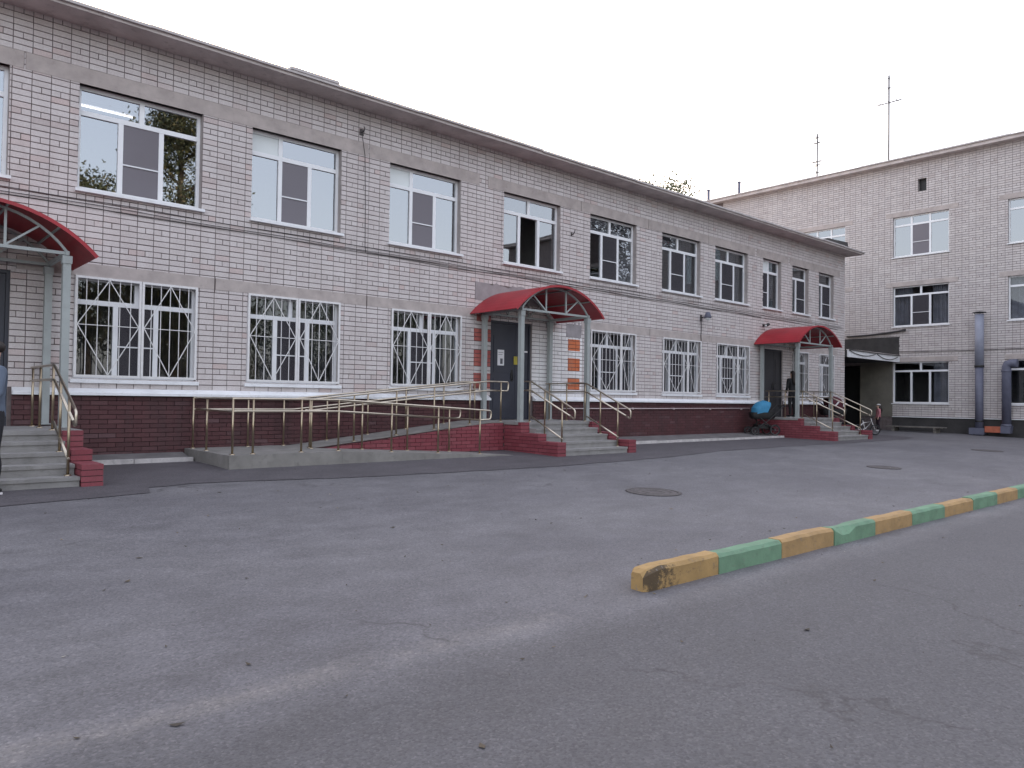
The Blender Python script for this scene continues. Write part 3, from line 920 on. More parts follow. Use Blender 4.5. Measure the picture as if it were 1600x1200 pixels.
# upper windows
S3 = [0.335, 0.665]
specs = [
    dict(lower_split=S3, upper_split=[0.5], screen='b1'),
    dict(lower_split=S3, upper_split=[0.5], screen='b1'),
    dict(lower_split=[0.33, 0.66], upper_split=[0.33], screen='b1', panels={'t0': 'white'}),
    dict(lower_split=[0.33, 0.66], upper_split=[0.33], screen='b1', panels={'t0': 'white'}),
    dict(lower_split=[0.32, 0.66], upper_split=[0.48], opened='b1'),
    dict(lower_split=[0.31, 0.66], upper_split=[0.48], screen='b1', panels={'t0': 'foil', 't1': 'foil', 'b2': 'foil'}),
    dict(lower_split=[0.30, 0.66], upper_split=[0.48], screen='b1', panels={'t0': 'foil'}),
    dict(lower_split=[0.28, 0.66], upper_split=[0.48], screen='b1'),
    dict(lower_split=[0.46], upper_split=[0.46], screen='b0', panels={'t0': 'white'}),
    dict(lower_split=[0.42], upper_split=[], screen='b1'),
    dict(lower_split=[0.40], upper_split=[], screen='b1')] + [dict(lower_split=S3, upper_split=[0.5], screen='b1') for _ in range(3)]
for i, ((a, b), sp) in enumerate(zip(up_w, specs)):
    cu = [(), (), (), (), (), ((0.68, 1.0),), ((0.66, 0.98),), ((0.62, 0.97),), ((0.5, 1.0),), ((0.0, 0.4),), (), (), (), ()][i]
    window(A, PA, (a, b, UZ0, UZ1), 0.14, transom=0.43, curt=cu, cloth='curtain_pale', glass='glass' if i < 4 or i > 10 else ('glass_mid' if i == 4 else 'glass_far'), **sp)
# lower windows with welded white grilles
lsp = [
    dict(lower_split=[0.33, 0.66], upper_split=[0.5], screen='b1', grille=dict(cuts=[0.52])),
    dict(lower_split=[0.31, 0.66], upper_split=[0.47], screen='b1', grille=dict(cuts=[0.52])),
    dict(lower_split=[0.29, 0.64], upper_split=[0.45], screen='b1', grille=dict(cuts=[0.52])),
    dict(lower_split=[0.27, 0.64], upper_split=[0.42], screen='b1', grille=dict(cuts=[0.66])),
    dict(lower_split=[0.25, 0.62], upper_split=[0.41], screen='b1', grille=dict(cuts=[0.64])),
    dict(lower_split=[0.22, 0.62], upper_split=[0.38], screen='b1', grille=dict(cuts=[0.63])),
    dict(lower_split=[0.4], upper_split=[], grille=dict(cuts=[])),
    dict(lower_split=[0.4], upper_split=[], grille=dict(cuts=[]))] + [dict(lower_split=[0.33, 0.66], upper_split=[0.5], screen='b1', grille=dict(cuts=[0.52])) for _ in range(3)]
lcu = [((0.0, 0.1),), ((0.2, 0.45), (0.7, 0.95)), ((0.62, 0.85),), ((0.30, 0.6), (0.72, 1.0)), ((0.66, 1.0), (0.0, 0.15)), ((0.25, 0.5), (0.68, 1.0)), (), (), (), (), ()]
for (a, b), sp, cu in zip(lo_w, lsp, lcu):
    window(A, PA, (a, b, LZ0, LZ1), 0.11, transom=0.41, glass='glass_low', curt=cu, fb=0.06, sill_h=0.075, sill_out=0.05, **sp)

# doors
def door(h, mat, leaves, handle_u):
    a, b, c, d = h
    holder = bpy.data.objects.new('door', None); COL.objects.link(holder); holder.parent = A
    m = MB()
    pbox(m, PA, a, a + 0.05, c, d, -0.14, -0.045); pbox(m, PA, b - 0.05, b, c, d, -0.14, -0.045); pbox(m, PA, a + 0.05, b - 0.05, d - 0.05, d, -0.14, -0.045)
    m.build('door_frame', mat, holder)
    m = MB(); reveal(m, PA, h, 0.36, -0.0145); m.build('reveal', M['reveal'], holder)
    edges = [a + 0.05] + [a + (b - a) * s for s in leaves] + [b - 0.05]
    for p, q in zip(edges, edges[1:]):
        m = MB()
        pbox(m, PA, p + 0.004, q - 0.004, c + 0.015, d - 0.055, -0.12, -0.07)
        pbox(m, PA, p + 0.10, q - 0.10, c + 0.25, c + 1.0, -0.0705, -0.060); pbox(m, PA, p + 0.10, q - 0.10, c + 1.15, d - 0.35, -0.0705, -0.060)
        m.build('door_leaf', mat, holder)
    m = MB()
    m.tube((PA(handle_u, c + 0.98, -0.07), PA(handle_u, c + 0.98, -0.01), PA(handle_u, c + 1.18, -0.01), PA(handle_u, c + 1.18, -0.07)), 0.014)
    pbox(m, PA, handle_u - 0.035, handle_u + 0.035, c + 0.93, c + 1.22, -0.0695, -0.058)
    m.build('handle', M['black'], holder)
    return holder
door(doorsA[0], M['door'], [0.62], 1.32)
d2 = door(doorsA[1], M['door'], [0.63], 12.22)
door(doorsA[2], M['door_brown'], [0.62], 24.5)
# papers stuck to the middle door
n1 = thing('notice_sheet', 'white printed notice sheet taped to the dark blue middle door', 'notice', PA(11.86, 1.98, -0.055))
m = MB(); m.box(-0.105, 0.105, -0.001, 0.001, -0.19, 0.19); m.build('sheet', M['paper'], n1)
m = MB(); m.box(-0.02, 0.06, -0.003, -0.0015, -0.15, -0.02); m.box(-0.08, 0.08, -0.003, -0.0015, 0.12, 0.13); m.box(-0.08, 0.05, -0.003, -0.0015, 0.07, 0.08); m.build('print', M['print'], n1)
m = MB(); m.box(-0.06, 0.06, -0.001, 0.001, -0.10, 0.10)
o = m.build('yellow_sticker', M['yellow_sticker']); o.location = PA(12.34, 1.93, -0.055); tag(o, 'small yellow sticker beside the gap of the middle door', 'sticker')
m = MB(); m.box(-0.07, 0.07, -0.004, 0.004, -0.018, 0.018)
o = m.build('door_plate', M['paper']); o.location = PA(12.66, 2.16, -0.054); tag(o, 'narrow white plate on the right leaf of the middle door', 'sign')

# ------------------------------------------------------------------ steps, canopies, rails
TREAD, RISE = 0.30, 0.135
def porch(name_label, x0, x1, yf, z, cheek_y0_left, cheek_y0_right):
    root = thing('entrance_steps', name_label, 'steps', (0, 0, 0))
    m = MB()
    m.box(x0 + 0.01, x1 - 0.01, yf, -0.045, -0.35, z - 0.06); m.box(x0 - 0.012, x1 + 0.012, yf - 0.025, -0.044, z - 0.059, z)
    m.build('platform', M['concrete'], root)
    for k in range(1, 5):
        m = MB()
        ya, yb = yf - TREAD * (k - 1), yf - TREAD * k
        zt = z - RISE * k
        m.box(x0 + 0.262, x1 - 0.262, yb, ya - 0.0005, -0.4, zt - 0.045)
        m.box(x0 + 0.258, x1 - 0.258, yb - 0.018, ya - 0.0005, zt - 0.044, zt + random.uniform(-0.003, 0.003))
        m.build('step', M['concrete'], root)
    yend = yf - TREAD * 4 - 0.03
    levels = [(yf - 0.12, z - 0.005), (yf - 0.12 - 0.54, z - 0.2345), (yend - 0.02, z - 0.3875)]
    for side, (cx0, cx1), ystart in (('l', (x0, x0 + 0.25), cheek_y0_left), ('r', (x1 - 0.25, x1), cheek_y0_right)):
        if ystart is None: continue
        core = MB()
        yprev = ystart
        rows = {}
        for (ye, zt) in levels:
            if ye < yprev:
                core.box(cx0 + 0.008, cx1 - 0.008, ye + 0.008, yprev - 0.0, -0.4, zt - 0.008)
            yprev = ye
        core.build('cheek_core', M['cheek_mortar'], root)
        cache = {}
        nrow = 11
        for j in range(-4, nrow):
            # courses counted down from the platform top
            zt = z - 0.005 - 0.0765 * (nrow - 1 - j)
            zb = zt - 0.066
            if zt < -0.42: continue
            lim = None
            for (ye, zl) in levels:
                if zt <= zl + 0.02: lim = ye
            if lim is None: continue
            off = 0.13 if j % 2 else 0.0
            yb = ystart
            first = True
            while yb > lim + 0.03:
                L = 0.25 if not (first and j % 2) else 0.12
                first = False
                ya = max(yb - L, lim)
                if ya - lim < 0.07: ya = lim
                ln = round(yb - ya, 3)
                if ln > 0.03:
                    if ln not in cache:
                        mm = MB(); e = 0.005
                        mm.box(-0.125, 0.125, -ln / 2 + e, ln / 2 - e, -0.033, 0.033)
                        cache[ln] = mm.mesh('brick', M['cheek'])
                    o = link('brick', cache[ln], root)
                    o.location = ((cx0 + cx1) / 2 + random.uniform(-0.002, 0.002), (ya + yb) / 2, (zt + zb) / 2)
                yb = ya - 0.001
    return root
porch('concrete steps with red brick cheek at the left edge of the picture', -0.02, 2.52, -1.80, 0.46, None, -0.9)
porch('concrete steps with red brick cheeks up to the middle entrance, beside the ramp', 11.03, 13.56, -1.50, 0.48, -1.055, -0.06)
porch('concrete steps with red brick cheeks at the farthest entrance', 23.30, 26.06, -1.50, 0.49, -0.06, -0.06)

def canopy(label, xl, xr, z0=2.95):
    root = thing('entrance_canopy', label, 'canopy', ((xl + xr) / 2, 0, 0))
    cx = (xl + xr) / 2
    X = lambda x: x - cx
    yb, yf = -0.12, -1.40
    for (x, y) in ((xl, yb), (xr, yb), (xl, yf), (xr, yf)):
        m = MB()
        m.box(X(x) - 0.05, X(x) + 0.05, y - 0.05, y + 0.05, 0.482, z0 - 0.01)
        m.box(X(x) - 0.075, X(x) + 0.075, y - 0.075, y + 0.075, 0.483, 0.497)
        m.box(X(x) - 0.062, X(x) + 0.062, y - 0.062, y + 0.062, z0 - 0.12, z0 - 0.009)
        m.build('post', M['post'], root)
    w = (xr - xl) / 2 + 0.36
    hgt = 0.64
    rad = (w * w + hgt * hgt) / (2 * hgt)
    zc = z0 + hgt - rad
    amax = math.asin(w / rad)
    m = MB(); n = 26; th = 0.014
    y0, y1 = -1.62, -0.006
    nb = 10
    for i in range(n):
        a0 = -amax + 2 * amax * i / n; a1 = -amax + 2 * amax * (i + 1) / n
        q = []
        for rr in (rad - th, rad):
            for (aa, yy) in ((a0, y0), (a1, y0), (a1, y1), (a0, y1)):
                q.append((rr * math.sin(aa), yy, zc + rr * math.cos(aa)))
        m.hexa(q)
    m.build('roof_sheet', M['red_roof'], root)
    m = MB()    # turned-down trim at both edges and front
    for i in range(n):
        a0 = -amax + 2 * amax * i / n; a1 = -amax + 2 * amax * (i + 1) / n
        q = []
        for rr in (rad - 0.045, rad + 0.006):
            for (aa, yy) in ((a0, y0 - 0.012), (a1, y0 - 0.012), (a1, y0 - 0.001), (a0, y0 - 0.001)):
                q.append((rr * math.sin(aa), yy, zc + rr * math.cos(aa)))
        m.hexa(q)
    m.build('front_trim', M['red_roof'], root)
    r2 = rad - 0.045
    for y in (yf, yb):
        t = MB()
        hw = (xr - xl) / 2
        rise = zc + r2 - (z0 + 0.05)
        ra = (hw * hw + rise * rise) / (2 * rise); za = z0 + 0.05 + rise - ra
        ha = math.asin(hw / ra)
        arc = [(ra * math.sin(-ha + 2 * ha * i / 16), y, za + ra * math.cos(-ha + 2 * ha * i / 16)) for i in range(17)]
        for p, q in zip(arc, arc[1:]):
            t.bar(p, q, 0.034, 0.034, upv=(0, 1, 0))
        hw = (xr - xl) / 2
        t.bar((-hw, y, z0 + 0.03), (hw, y, z0 + 0.03), 0.045, 0.045)
        for sx in (-1, 1):
            ux = sx * hw * 0.30
            zt = za + math.sqrt(ra * ra - ux * ux)
            t.bar((ux, y, z0 + 0.04), (ux, y, zt), 0.032, 0.032)
            vx = sx * hw * 0.68
            zt2 = za + math.sqrt(ra * ra - vx * vx)
            t.bar((ux, y, z0 + 0.05), (vx, y, zt2), 0.028, 0.028, upv=(0, 1, 0))
        t.build('truss', M['post'], root)
    t = MB()
    for x in (xl, xr):
        t.bar((X(x), yf - 0.05, z0 + 0.03), (X(x), yb + 0.06, z0 + 0.03), 0.05, 0.06)
    for i in range(1, 5):
        aa = -amax * 0.62 + 2 * amax * 0.62 * (i - 1) / 3
        rr = r2 + 0.016
        t.bar((rr * math.sin(aa), y0 + 0.04, zc + rr * math.cos(aa)), (rr * math.sin(aa), -0.02, zc + rr * math.cos(aa)), 0.026, 0.026)
    t.build('beams', M['post'], root)
    return root
canopy('red arched canopy on grey posts, cut by the left edge of the picture', 0.22, 2.36)
canopy('red arched canopy on grey posts over the middle entrance', 11.20, 13.34)
canopy('red arched canopy on grey posts over the farthest entrance', 23.50, 25.84, 2.97)

def rail_thing(label, posts, rails, group=None):
    """posts: (x,y,z0,z1); rails: list of polylines"""
    root = thing('handrail', label, 'handrail', (posts[0][0], posts[0][1], posts[0][2]), 0, group)
    o = Vector(root.location)
    for (x, y, z0, z1) in posts:
        m = MB()
        p = Vector((x, y, 0)) - Vector((o.x, o.y, 0))
        m.tube(((p.x, p.y, z0 - o.z), (p.x, p.y, z1 - o.z)), 0.0175, 10)
        m.lathe(((0.045, 0.0), (0.042, 0.012), (0.02, 0.018)), 12, (p.x, p.y, z0 - o.z))
        m.build('post', M['steel_warm'], root)
    for pl_ in rails:
        m = MB()
        # soften the corners of the pipe
        pts_ = [Vector(p) - o for p in pl_]
        out = [pts_[0]]
        for a, b, c in zip(pts_, pts_[1:], pts_[2:]):
            d1 = (a - b); d2 = (c - b)
            r_ = min(0.06, d1.length * 0.4, d2.length * 0.4)
            p1 = b + d1.normalized() * r_; p2 = b + d2.normalized() * r_
            for i in range(5):
                t_ = i / 4
                out.append(p1 * (1 - t_) ** 2 + b * 2 * t_ * (1 - t_) + p2 * t_ * t_)
        out.append(pts_[-1])
        m.tube(out, 0.0185, 10)
        m.build('rail', M['steel'], root)
    return root

# stair rails: (x, front edge y, platform z)
def stair_rail(label, x, yf, z, back=False, hook=True):
    posts = []; H1, H2 = 0.90, 0.70
    yb = yf - 1.2
    zs = lambda y: z - RISE * max(0.0, (yf - y)) / TREAD
    if back: posts += [(x, -0.25, z, z + H1), (x, -0.85, z, z + H1)]
    posts += [(x, yf + 0.04, z, z + H1 + 0.0)]
    for y in (yf - 0.45, yf - 0.98):
        k = int((yf - y) / TREAD) + 1
        posts.append((x, y, z - RISE * k, zs(y) + H1))
    ystart = -0.12 if back else yf + 0.22
    top = [(x, ystart, z + H1), (x, yf, z + H1), (x, yb, zs(yb) + H1), (x, yb - 0.16, zs(yb) + H1 - 0.075), (x, yb - 0.15, zs(yb) + H2 - 0.07), (x, yb - 0.02, zs(yb) + H2)]
    low = [(x, ystart, z + H2), (x, yf, z + H2), (x, yb - 0.02, zs(yb) + H2)]
    foot = [(x, yf - 0.02, z + 0.12), (x, yf - 1.0, zs(yf - 1.0) + 0.12)]
    return rail_thing(label, posts, [top, low, foot])
stair_rail('steel stair rail on the right of the steps at the left edge', 2.17, -1.80, 0.46, back=True)
stair_rail('steel stair rail on the ramp side of the middle entrance steps', 11.42, -1.50, 0.48)
stair_rail('steel stair rail on the right side of the middle entrance steps', 13.22, -1.50, 0.48, back=True)
stair_rail('steel stair rail on the left side of the farthest entrance steps', 23.72, -1.50, 0.49, back=True)
stair_rail('steel stair rail on the right side of the farthest entrance steps', 25.72, -1.50, 0.49, back=True)

# ------------------------------------------------------------------ wheelchair ramp
RX0, RX1, RX2 = 4.50, 6.45, 10.60
ramp = thing('wheelchair_ramp', 'concrete switchback wheelchair ramp with painted brick side leading to the middle entrance', 'ramp', (0, 0, 0))
zl, zp = 0.04, 0.48
yw, ym, yo = -0.045, -1.05, -2.10
m = MB(); m.box(RX0, RX1 - 0.002, yo, yw, -0.4, zl); m.build('landing', M['ramp'], ramp)
m = MB()
m.hexa(((RX1, ym, -0.4), (RX2, ym, -0.4), (RX2, yw, -0.4), (RX1, yw, -0.4), (RX1, ym, zl), (RX2, ym, zp), (RX2, yw, zp), (RX1, yw, zl)))
m.box(RX2 + 0.001, 11.015, ym, yw, -0.4, zp)
m.build('upper_run', M['ramp'], ramp)
def zlow(x): return zl + (-0.185 - zl) * (x - RX1) / (10.55 - RX1)
m = MB()
m.hexa(((RX1, yo, -0.5), (10.55, yo, -0.5), (10.55, ym - 0.03, -0.5), (RX1, ym - 0.03, -0.5), (RX1, yo, zl), (10.55, yo, zlow(10.55)), (10.55, ym - 0.03, zlow(10.55)), (RX1, ym - 0.03, zl)))
m.hexa(((10.552, yo + 0.05, -0.5), (11.02, yo + 0.3, -0.5), (11.02, ym - 0.03, -0.5), (10.552, ym - 0.03, -0.5), (10.552, yo + 0.05, -0.182), (11.02, yo + 0.3, -0.178), (11.02, ym - 0.03, -0.172), (10.552, ym - 0.03, -0.178)))
m.build('lower_run', M['ramp'], ramp)
# brick side of the upper run: single bricks cut to the slope
PR = Plane((0, ym, 0), (1, 0, 0), (0, -1, 0))
m = MB()
m.face((PR(RX1, zl, 0.006), PR(RX1 + 0.01, zlow(RX1), 0.006), PR(11.02, -0.3, 0.006), PR(11.02, zp - 0.03, 0.006), PR(RX2, zp - 0.03, 0.006)))
m.build('side_backing', M['cheek_mortar'], ramp)
def ztop(x): return min(zp, zl + (zp - zl) * (x - RX1) / (RX2 - RX1)) - 0.035
rr_ = random.Random(5)
for j in range(0, 11):
    zb = -0.30 + j * 0.0765; zt = zb + 0.067
    x = RX1 + (0.13 if j % 2 else 0.0) - 0.26
    while x < 11.0:
        a, b = max(x, RX1 + 0.05), min(x + 0.25, 11.02)
        x += 0.26
        if b - a < 0.03: continue
        ta, tb = min(zt, ztop(a)), min(zt, ztop(b))
        if ta - zb < 0.012 and tb - zb < 0.012: continue
        ta = max(ta, zb + 0.004); tb = max(tb, zb + 0.004)
        if zt < zlow(b) - 0.01: continue
        mm = MB(); w1 = 0.024 + rr_.uniform(-0.002, 0.002)
        mm.hexa((PR(a, zb, w1), PR(b, zb, w1), PR(b, zb, 0.002), PR(a, zb, 0.002), PR(a, ta, w1), PR(b, tb, w1), PR(b, tb, 0.002), PR(a, ta, 0.002)))
        mm.build('brick', M['cheek'], ramp)

def rz(x): return zl if x <= RX1 else min(zp, zl + (zp - zl) * (x - RX1) / (RX2 - RX1))
H1, H2 = 0.885, 0.685
posts = [(4.60, -0.82, zl, zl + H1)] + [(x, -1.95, (zl if x <= RX1 else zlow(x)), (zl if x <= RX1 else zlow(x)) + H1) for x in (4.60, 4.93, 5.76, 6.45, 7.53, 8.58, 9.61)]
e = zlow(9.61) + H1
rail_thing('long steel handrail along the outer edge of the ramp and its landing', posts,
           [[(4.60, -0.30, zl + H1), (4.60, -1.95, zl + H1), (RX1, -1.95, zl + H1), (9.61, -1.95, e), (9.90, -1.95, e - 0.015), (9.89, -1.95, e - 0.19), (9.61, -1.95, e - 0.2)],
            [(4.60, -0.30, zl + H2), (4.60, -1.95, zl + H2), (RX1, -1.95, zl + H2), (9.61, -1.95, e - 0.2)]])
posts = [(x, -1.19, zlow(x) if x > RX1 else zl, (zlow(x) if x > RX1 else zl) + H1) for x in (6.32, 7.36, 8.38, 9.41)]
e = zlow(9.41) + H1
rail_thing('steel handrail on the inner side of the lower ramp run, before the brick side', posts,
           [[(6.25, -1.19, zl + H1), (RX1, -1.19, zl + H1), (9.41, -1.19, e), (9.70, -1.19, e - 0.015), (9.69, -1.19, e - 0.19), (9.41, -1.19, e - 0.2)],
            [(6.25, -1.19, zl + H2), (RX1, -1.19, zl + H2), (9.41, -1.19, e - 0.2)]])
posts = [(x, -0.97, rz(x), rz(x) + H1) for x in (6.40, 7.31, 8.26, 9.18, 10.12, 11.0)]
rail_thing('steel handrail on the outer side of the upper ramp run, ending at the middle door', posts,
           [[(6.30, -0.97, zl + H1), (RX1, -0.97, zl + H1), (RX2, -0.97, zp + H1), (11.22, -0.97, zp + H1), (11.21, -0.97, zp + H2), (11.0, -0.97, zp + H2)],
            [(6.30, -0.97, zl + H2), (RX1, -0.97, zl + H2), (RX2, -0.97, zp + H2), (11.0, -0.97, zp + H2)]])
posts = [(x, -0.16, rz(x), rz(x) + H1) for x in (4.60, 5.58, 6.27, 7.17, 8.09, 9.02, 10.02, 10.9)]
rail_thing('steel handrail along the wall side of the ramp', posts,
           [[(4.60, -0.16, zl + H1), (RX1, -0.16, zl + H1), (RX2, -0.16, zp + H1), (11.05, -0.16, zp + H1), (11.04, -0.16, zp + H2), (10.9, -0.16, zp + H2)],
            [(4.60, -0.16, zl + H2), (RX1, -0.16, zl + H2), (RX2, -0.16, zp + H2), (10.9, -0.16, zp + H2)]])

# ------------------------------------------------------------------ pipes, cables and fittings on the wing
gp = thing('gas_pipe', 'thin pale pipe running along the dark red plinth between two entrances', 'pipe', (13.9, -0.075, 0.76))
m = MB(); m.tube(((0, 0, 0), (4, 0, 0.01), (8.9, 0, 0.03)), 0.013, 8); m.build('pipe', M['gas'], gp)
for x in (0.9, 2.8, 4.7, 6.6, 8.4):
    m = MB(); m.box(x - 0.012, x + 0.012, -0.016, 0.04, -0.02, 0.03); m.build('clamp', M['gas'], gp)

def wall_cable(label, z0, x0, x1, sag, seed, extra=None, group=None):
    rr = random.Random(seed)
    pts_ = []
    n = int((x1 - x0) / 0.6)
    for i in range(n + 1):
        x = x0 + (x1 - x0) * i / n
        pts_.append((x, -0.016 - 0.003 * (seed % 3), z0 - (x - x0) * 0.003 + sag * math.sin(x * 1.9 + seed) + rr.uniform(-0.006, 0.006)))
    if extra: pts_ = extra + pts_
    m = MB(); m.tube(pts_, 0.0058, 6)
    return tag(m.build('wall_cable', M['cable']), label, 'cable', group)
G = 'black cables strung along the wall under the upper windows'
wall_cable('topmost of the black cables along the wall under the upper windows', 4.16, -11.5, 29.6, 0.010, 1, None, G)
wall_cable('second from top of the black cables along the wall under the upper windows', 4.09, -11.5, 29.6, 0.012, 2, None, G)
wall_cable('third from top of the black cables along the wall under the upper windows', 4.04, -11.5, 23.6, 0.010, 3, None, G)
wall_cable('lowest of the black cables, dropping from a hook by the roof', 3.97, 8.06, 29.3, 0.014, 4, [(7.92, -0.02, 6.44), (8.0, -0.02, 6.0), (8.03, -0.018, 5.0), (8.04, -0.018, 4.1)], G)
hk = MB(); hk.tube(((0, 0.01, 0), (0, -0.10, 0.0), (0, -0.13, 0.05), (0, -0.10, 0.09)), 0.012, 6); hk.box(-0.05, 0.05, -0.004, 0.0, -0.07, 0.07)
o = hk.build('cable_hook', M['iron']); o.location = (7.92, 0, 6.47); tag(o, 'rusty cable hook in the wall under the eave, between near upper windows', 'hook')
hk = MB(); hk.tube(((0, 0.01, 0), (0, -0.06, 0.0), (0.02, -0.09, 0.05), (0.05, -0.08, 0.12)), 0.014, 6); hk.box(-0.03, 0.03, -0.004, 0.0, -0.05, 0.05)
o = hk.build('wall_bracket', M['iron']); o.location = (14.2, 0, 5.32); tag(o, 'small bent iron bracket in the brick between two middle upper windows', 'bracket')

lamp = thing('wall_lamp', 'grey wall lamp on a bracket with a cable drop, above the lower windows', 'lamp', (20.05, 0, 3.62))
m = MB(); m.box(-0.05, 0.05, -0.02, 0.0, -0.12, 0.08); m.tube(((0, -0.01, 0.0), (0, -0.16, 0.02), (-0.02, -0.24, 0.06)), 0.02, 8); m.build('bracket', M['iron'], lamp)
m = MB(); m.lathe(((0.001, 0.16), (0.06, 0.15), (0.085, 0.08), (0.12, -0.02), (0.11, -0.03), (0.001, -0.03)), 16, (-0.02, -0.27, 0.0)); m.build('lamp_shade', M['duct'], lamp)
m = MB(); m.ellipsoid((-0.02, -0.27, -0.05), 0.075, 0.075, 0.06); m.build('lamp_glass', M['white_panel'], lamp)
m = MB(); m.tube(((0, -0.014, -0.1), (0.01, -0.02, -0.3), (-0.01, -0.018, -0.55), (0, -0.02, -0.74)), 0.012, 6); m.build('cable', M['cable'], lamp)

cv = thing('security_camera', 'dark security camera above the left edge of the farthest red canopy', 'camera', (23.75, 0, 3.66))
m = MB(); m.box(-0.04, 0.04, -0.02, 0.0, -0.05, 0.05); m.tube(((0, -0.01, 0), (-0.02, -0.14, 0.0)), 0.018, 8); m.build('bracket', M['iron'], cv)
m = MB(); m.tube(((0.06, -0.17, 0.03), (-0.20, -0.22, -0.04)), 0.05, 12); m.build('housing', M['black'], cv)
m = MB(); m.tube(((-0.198, -0.22, -0.04), (-0.215, -0.2235, -0.045)), 0.036, 12); m.build('lens', M['white_panel'], cv)

# ================================================================== three-storey block at right angles
B = thing('brick_building', 'three-storey grey-white brick building standing across the far end of the yard', 'building', (XB, 0, 0))
PBl = Plane((0, 0, 0), (0, -1, 0), (-1, 0, 0))
# built in B's own space (origin at XB)
BU0, BU1 = -13.0, 26.0
fl = [(1.06, 2.87), (4.45, 6.22), (7.55, 9.34)]
cols = [(-4.40, -2.32), (-0.17, 2.12), (4.29, 6.58), (8.7, 11.0), (13.1, 15.4), (17.5, 19.8), (21.9, 24.2)]
holesB = []; winB = []
for ci, (a, b) in enumerate(cols):
    for fi, (c, d) in enumerate(fl):
        if ci == 0 and fi == 0: continue
        holesB.append((a, b, c, d)); winB.append((ci, fi, a, b, c, d))
vent = (0.87, 1.22, 10.32, 10.87)
holesB.append(vent)
holesB.append((-3.2, -1.6, -0.3, 2.75))           # passage door opening
m = MB(); wall_with_holes(m, PBl, BU0, BU1, -0.4, 11.8, holesB, -0.014)
m.build('wall', M['mortar'], B)
for h in holesB[-2:]:
    m = MB(); reveal(m, PBl, h, 0.36, -0.0145); m.build('reveal', M['reveal'], B)
lb = []
for ci, (a, b) in enumerate(cols):
    for fi, (c, d) in enumerate(fl):
        if ci == 0 and fi == 0: continue
        e0 = 0.30 if fi != 0 else 0.12
        lb.append((a - e0, b + 0.36, d, d + 0.20))
bm = []
plasterB = (-1.60, -0.17, 0.45, 2.90)
feltB = (-12.9, 0.11, 3.02, 4.0)
def mat_b(u, v): return 0
class PBw(Plane): pass
PBworld = Plane((XB, 0, 0), (0, -1, 0), (-1, 0, 0))
# brick part objects need world placement for the choice, local for the mesh: B sits at XB with no rotation
def brick_field_b():
    rnd = random.Random(21)
    m = MB()
    mu, mv, jt = 0.262, 0.0983, 0.0155
    j = 0
    v = 0.50
    while v < 11.70:
        header = (j % 4 == 3)
        step = mu / 2 if header else mu
        k0 = int(-9.0 / step)
        u = k0 * step
        while u < 12.5:
            a, b = u, u + step - jt * 0.66
            u += step
            pcs = [(a, b, v, v + mv - jt)]
            for h in holesB + lb + [plasterB, feltB, (-13, -0.17, -1, 3.0)]:
                pcs = subtract(pcs, h)
                if not pcs: break
            for (p0, p1, q0, q1) in pcs:
                if p1 - p0 < 0.02 or q1 - q0 < 0.015: continue
                w = rnd.uniform(-0.003, 0.003)
                r_ = rnd.random()
                brick_geom(m, PBl, p0, p1, q0, q1, w, 0.03, 0, r_)
        v += mv; j += 1
    tag(m.build('brickwork', M['brick_b'], B), kind='stuff')
brick_field_b()
for (a, b, c, d) in lb:
    m = MB(); pbox(m, PBl, a, b, c + 0.001, d, -0.10, 0.006); m.build('lintel', M['lintel'], B)
m = MB(); pbox(m, PBl, plasterB[0], plasterB[1], plasterB[2], plasterB[3], -0.02, 0.008); pbox(m, PBl, -13.0, -3.2, -0.3, 3.0, -0.02, 0.006)
m.build('painted_passage_wall', M['beige'], B)
m = MB(); pbox(m, PBl, feltB[0], feltB[1], feltB[2], feltB[3], -0.02, 0.012); m.build('felt_flashing', M['roofing'], B)
m = MB(); pbox(m, PBl, -3.15, -1.65, -0.2, 2.7, -0.30, -0.25); m.build('door', M['black'], B)
# dark base and thin white drip
m = MB(); pbox(m, PBl, -0.16, BU1, -0.45, 0.44, -0.06, 0.03); m.build('plinth', M['roofing'], B)
m = MB(); pbox(m, PBl, -0.16, BU1, 0.44, 0.475, -0.02, 0.075); m.build('ledge', M['sill'], B)
# roof
m = MB(); m.box(-0.38, 16.0, -BU1 - 0.4, 13.4, 11.66, 11.80); roofB = m.build('roof', M['soffit'], B)
m = MB()
for i in range(20):
    y0 = -BU1 - 0.4 + (BU1 + 13.8) * i / 20; y1 = -BU1 - 0.4 + (BU1 + 13.8) * (i + 1) / 20
    dz = random.uniform(-0.012, 0.012)
    m.box(-0.45, 2.0, y0, y1, 11.802, 11.85 + dz)
m.build('eave_sheet', M['roof_edge'], roofB)
m = MB()
m.face(((16, -BU1, -0.4), (16, 13, -0.4), (16, 13, 11.6), (16, -BU1, 11.6)))
m.face(((0.02, -BU1, -0.4), (16, -BU1, -0.4), (16, -BU1, 11.6), (0.02, -BU1, 11.6)))
m.face(((0.02, 13, -0.4), (16, 13, -0.4), (16, 13, 11.6), (0.02, 13, 11.6)))
m.build('rear_walls', M['brick_b'], B)
m = MB()
for z in (0.3, 3.6, 3.9, 6.9, 7.1, 10.0, 11.4):
    m.face(((0.37, -BU1, z), (4.0, -BU1, z), (4.0, 13, z), (0.37, 13, z)))
m.face(((4.0, -BU1, 0), (4.0, 13, 0), (4.0, 13, 11.5), (4.0, -BU1, 11.5)))
for u in (-1.2, 3.2, 7.6, 12.0, 16.5, 20.9):
    m.face(((0.37, -u, 0.2), (4.0, -u, 0.2), (4.0, -u, 11.4), (0.37, -u, 11.4)))
m.build('rooms', M['room'], B)
m = MB(); pbox(m, PBl, vent[0], vent[1], vent[2], vent[3], -0.30, -0.20); m.build('vent_louvre', M['black'], B)
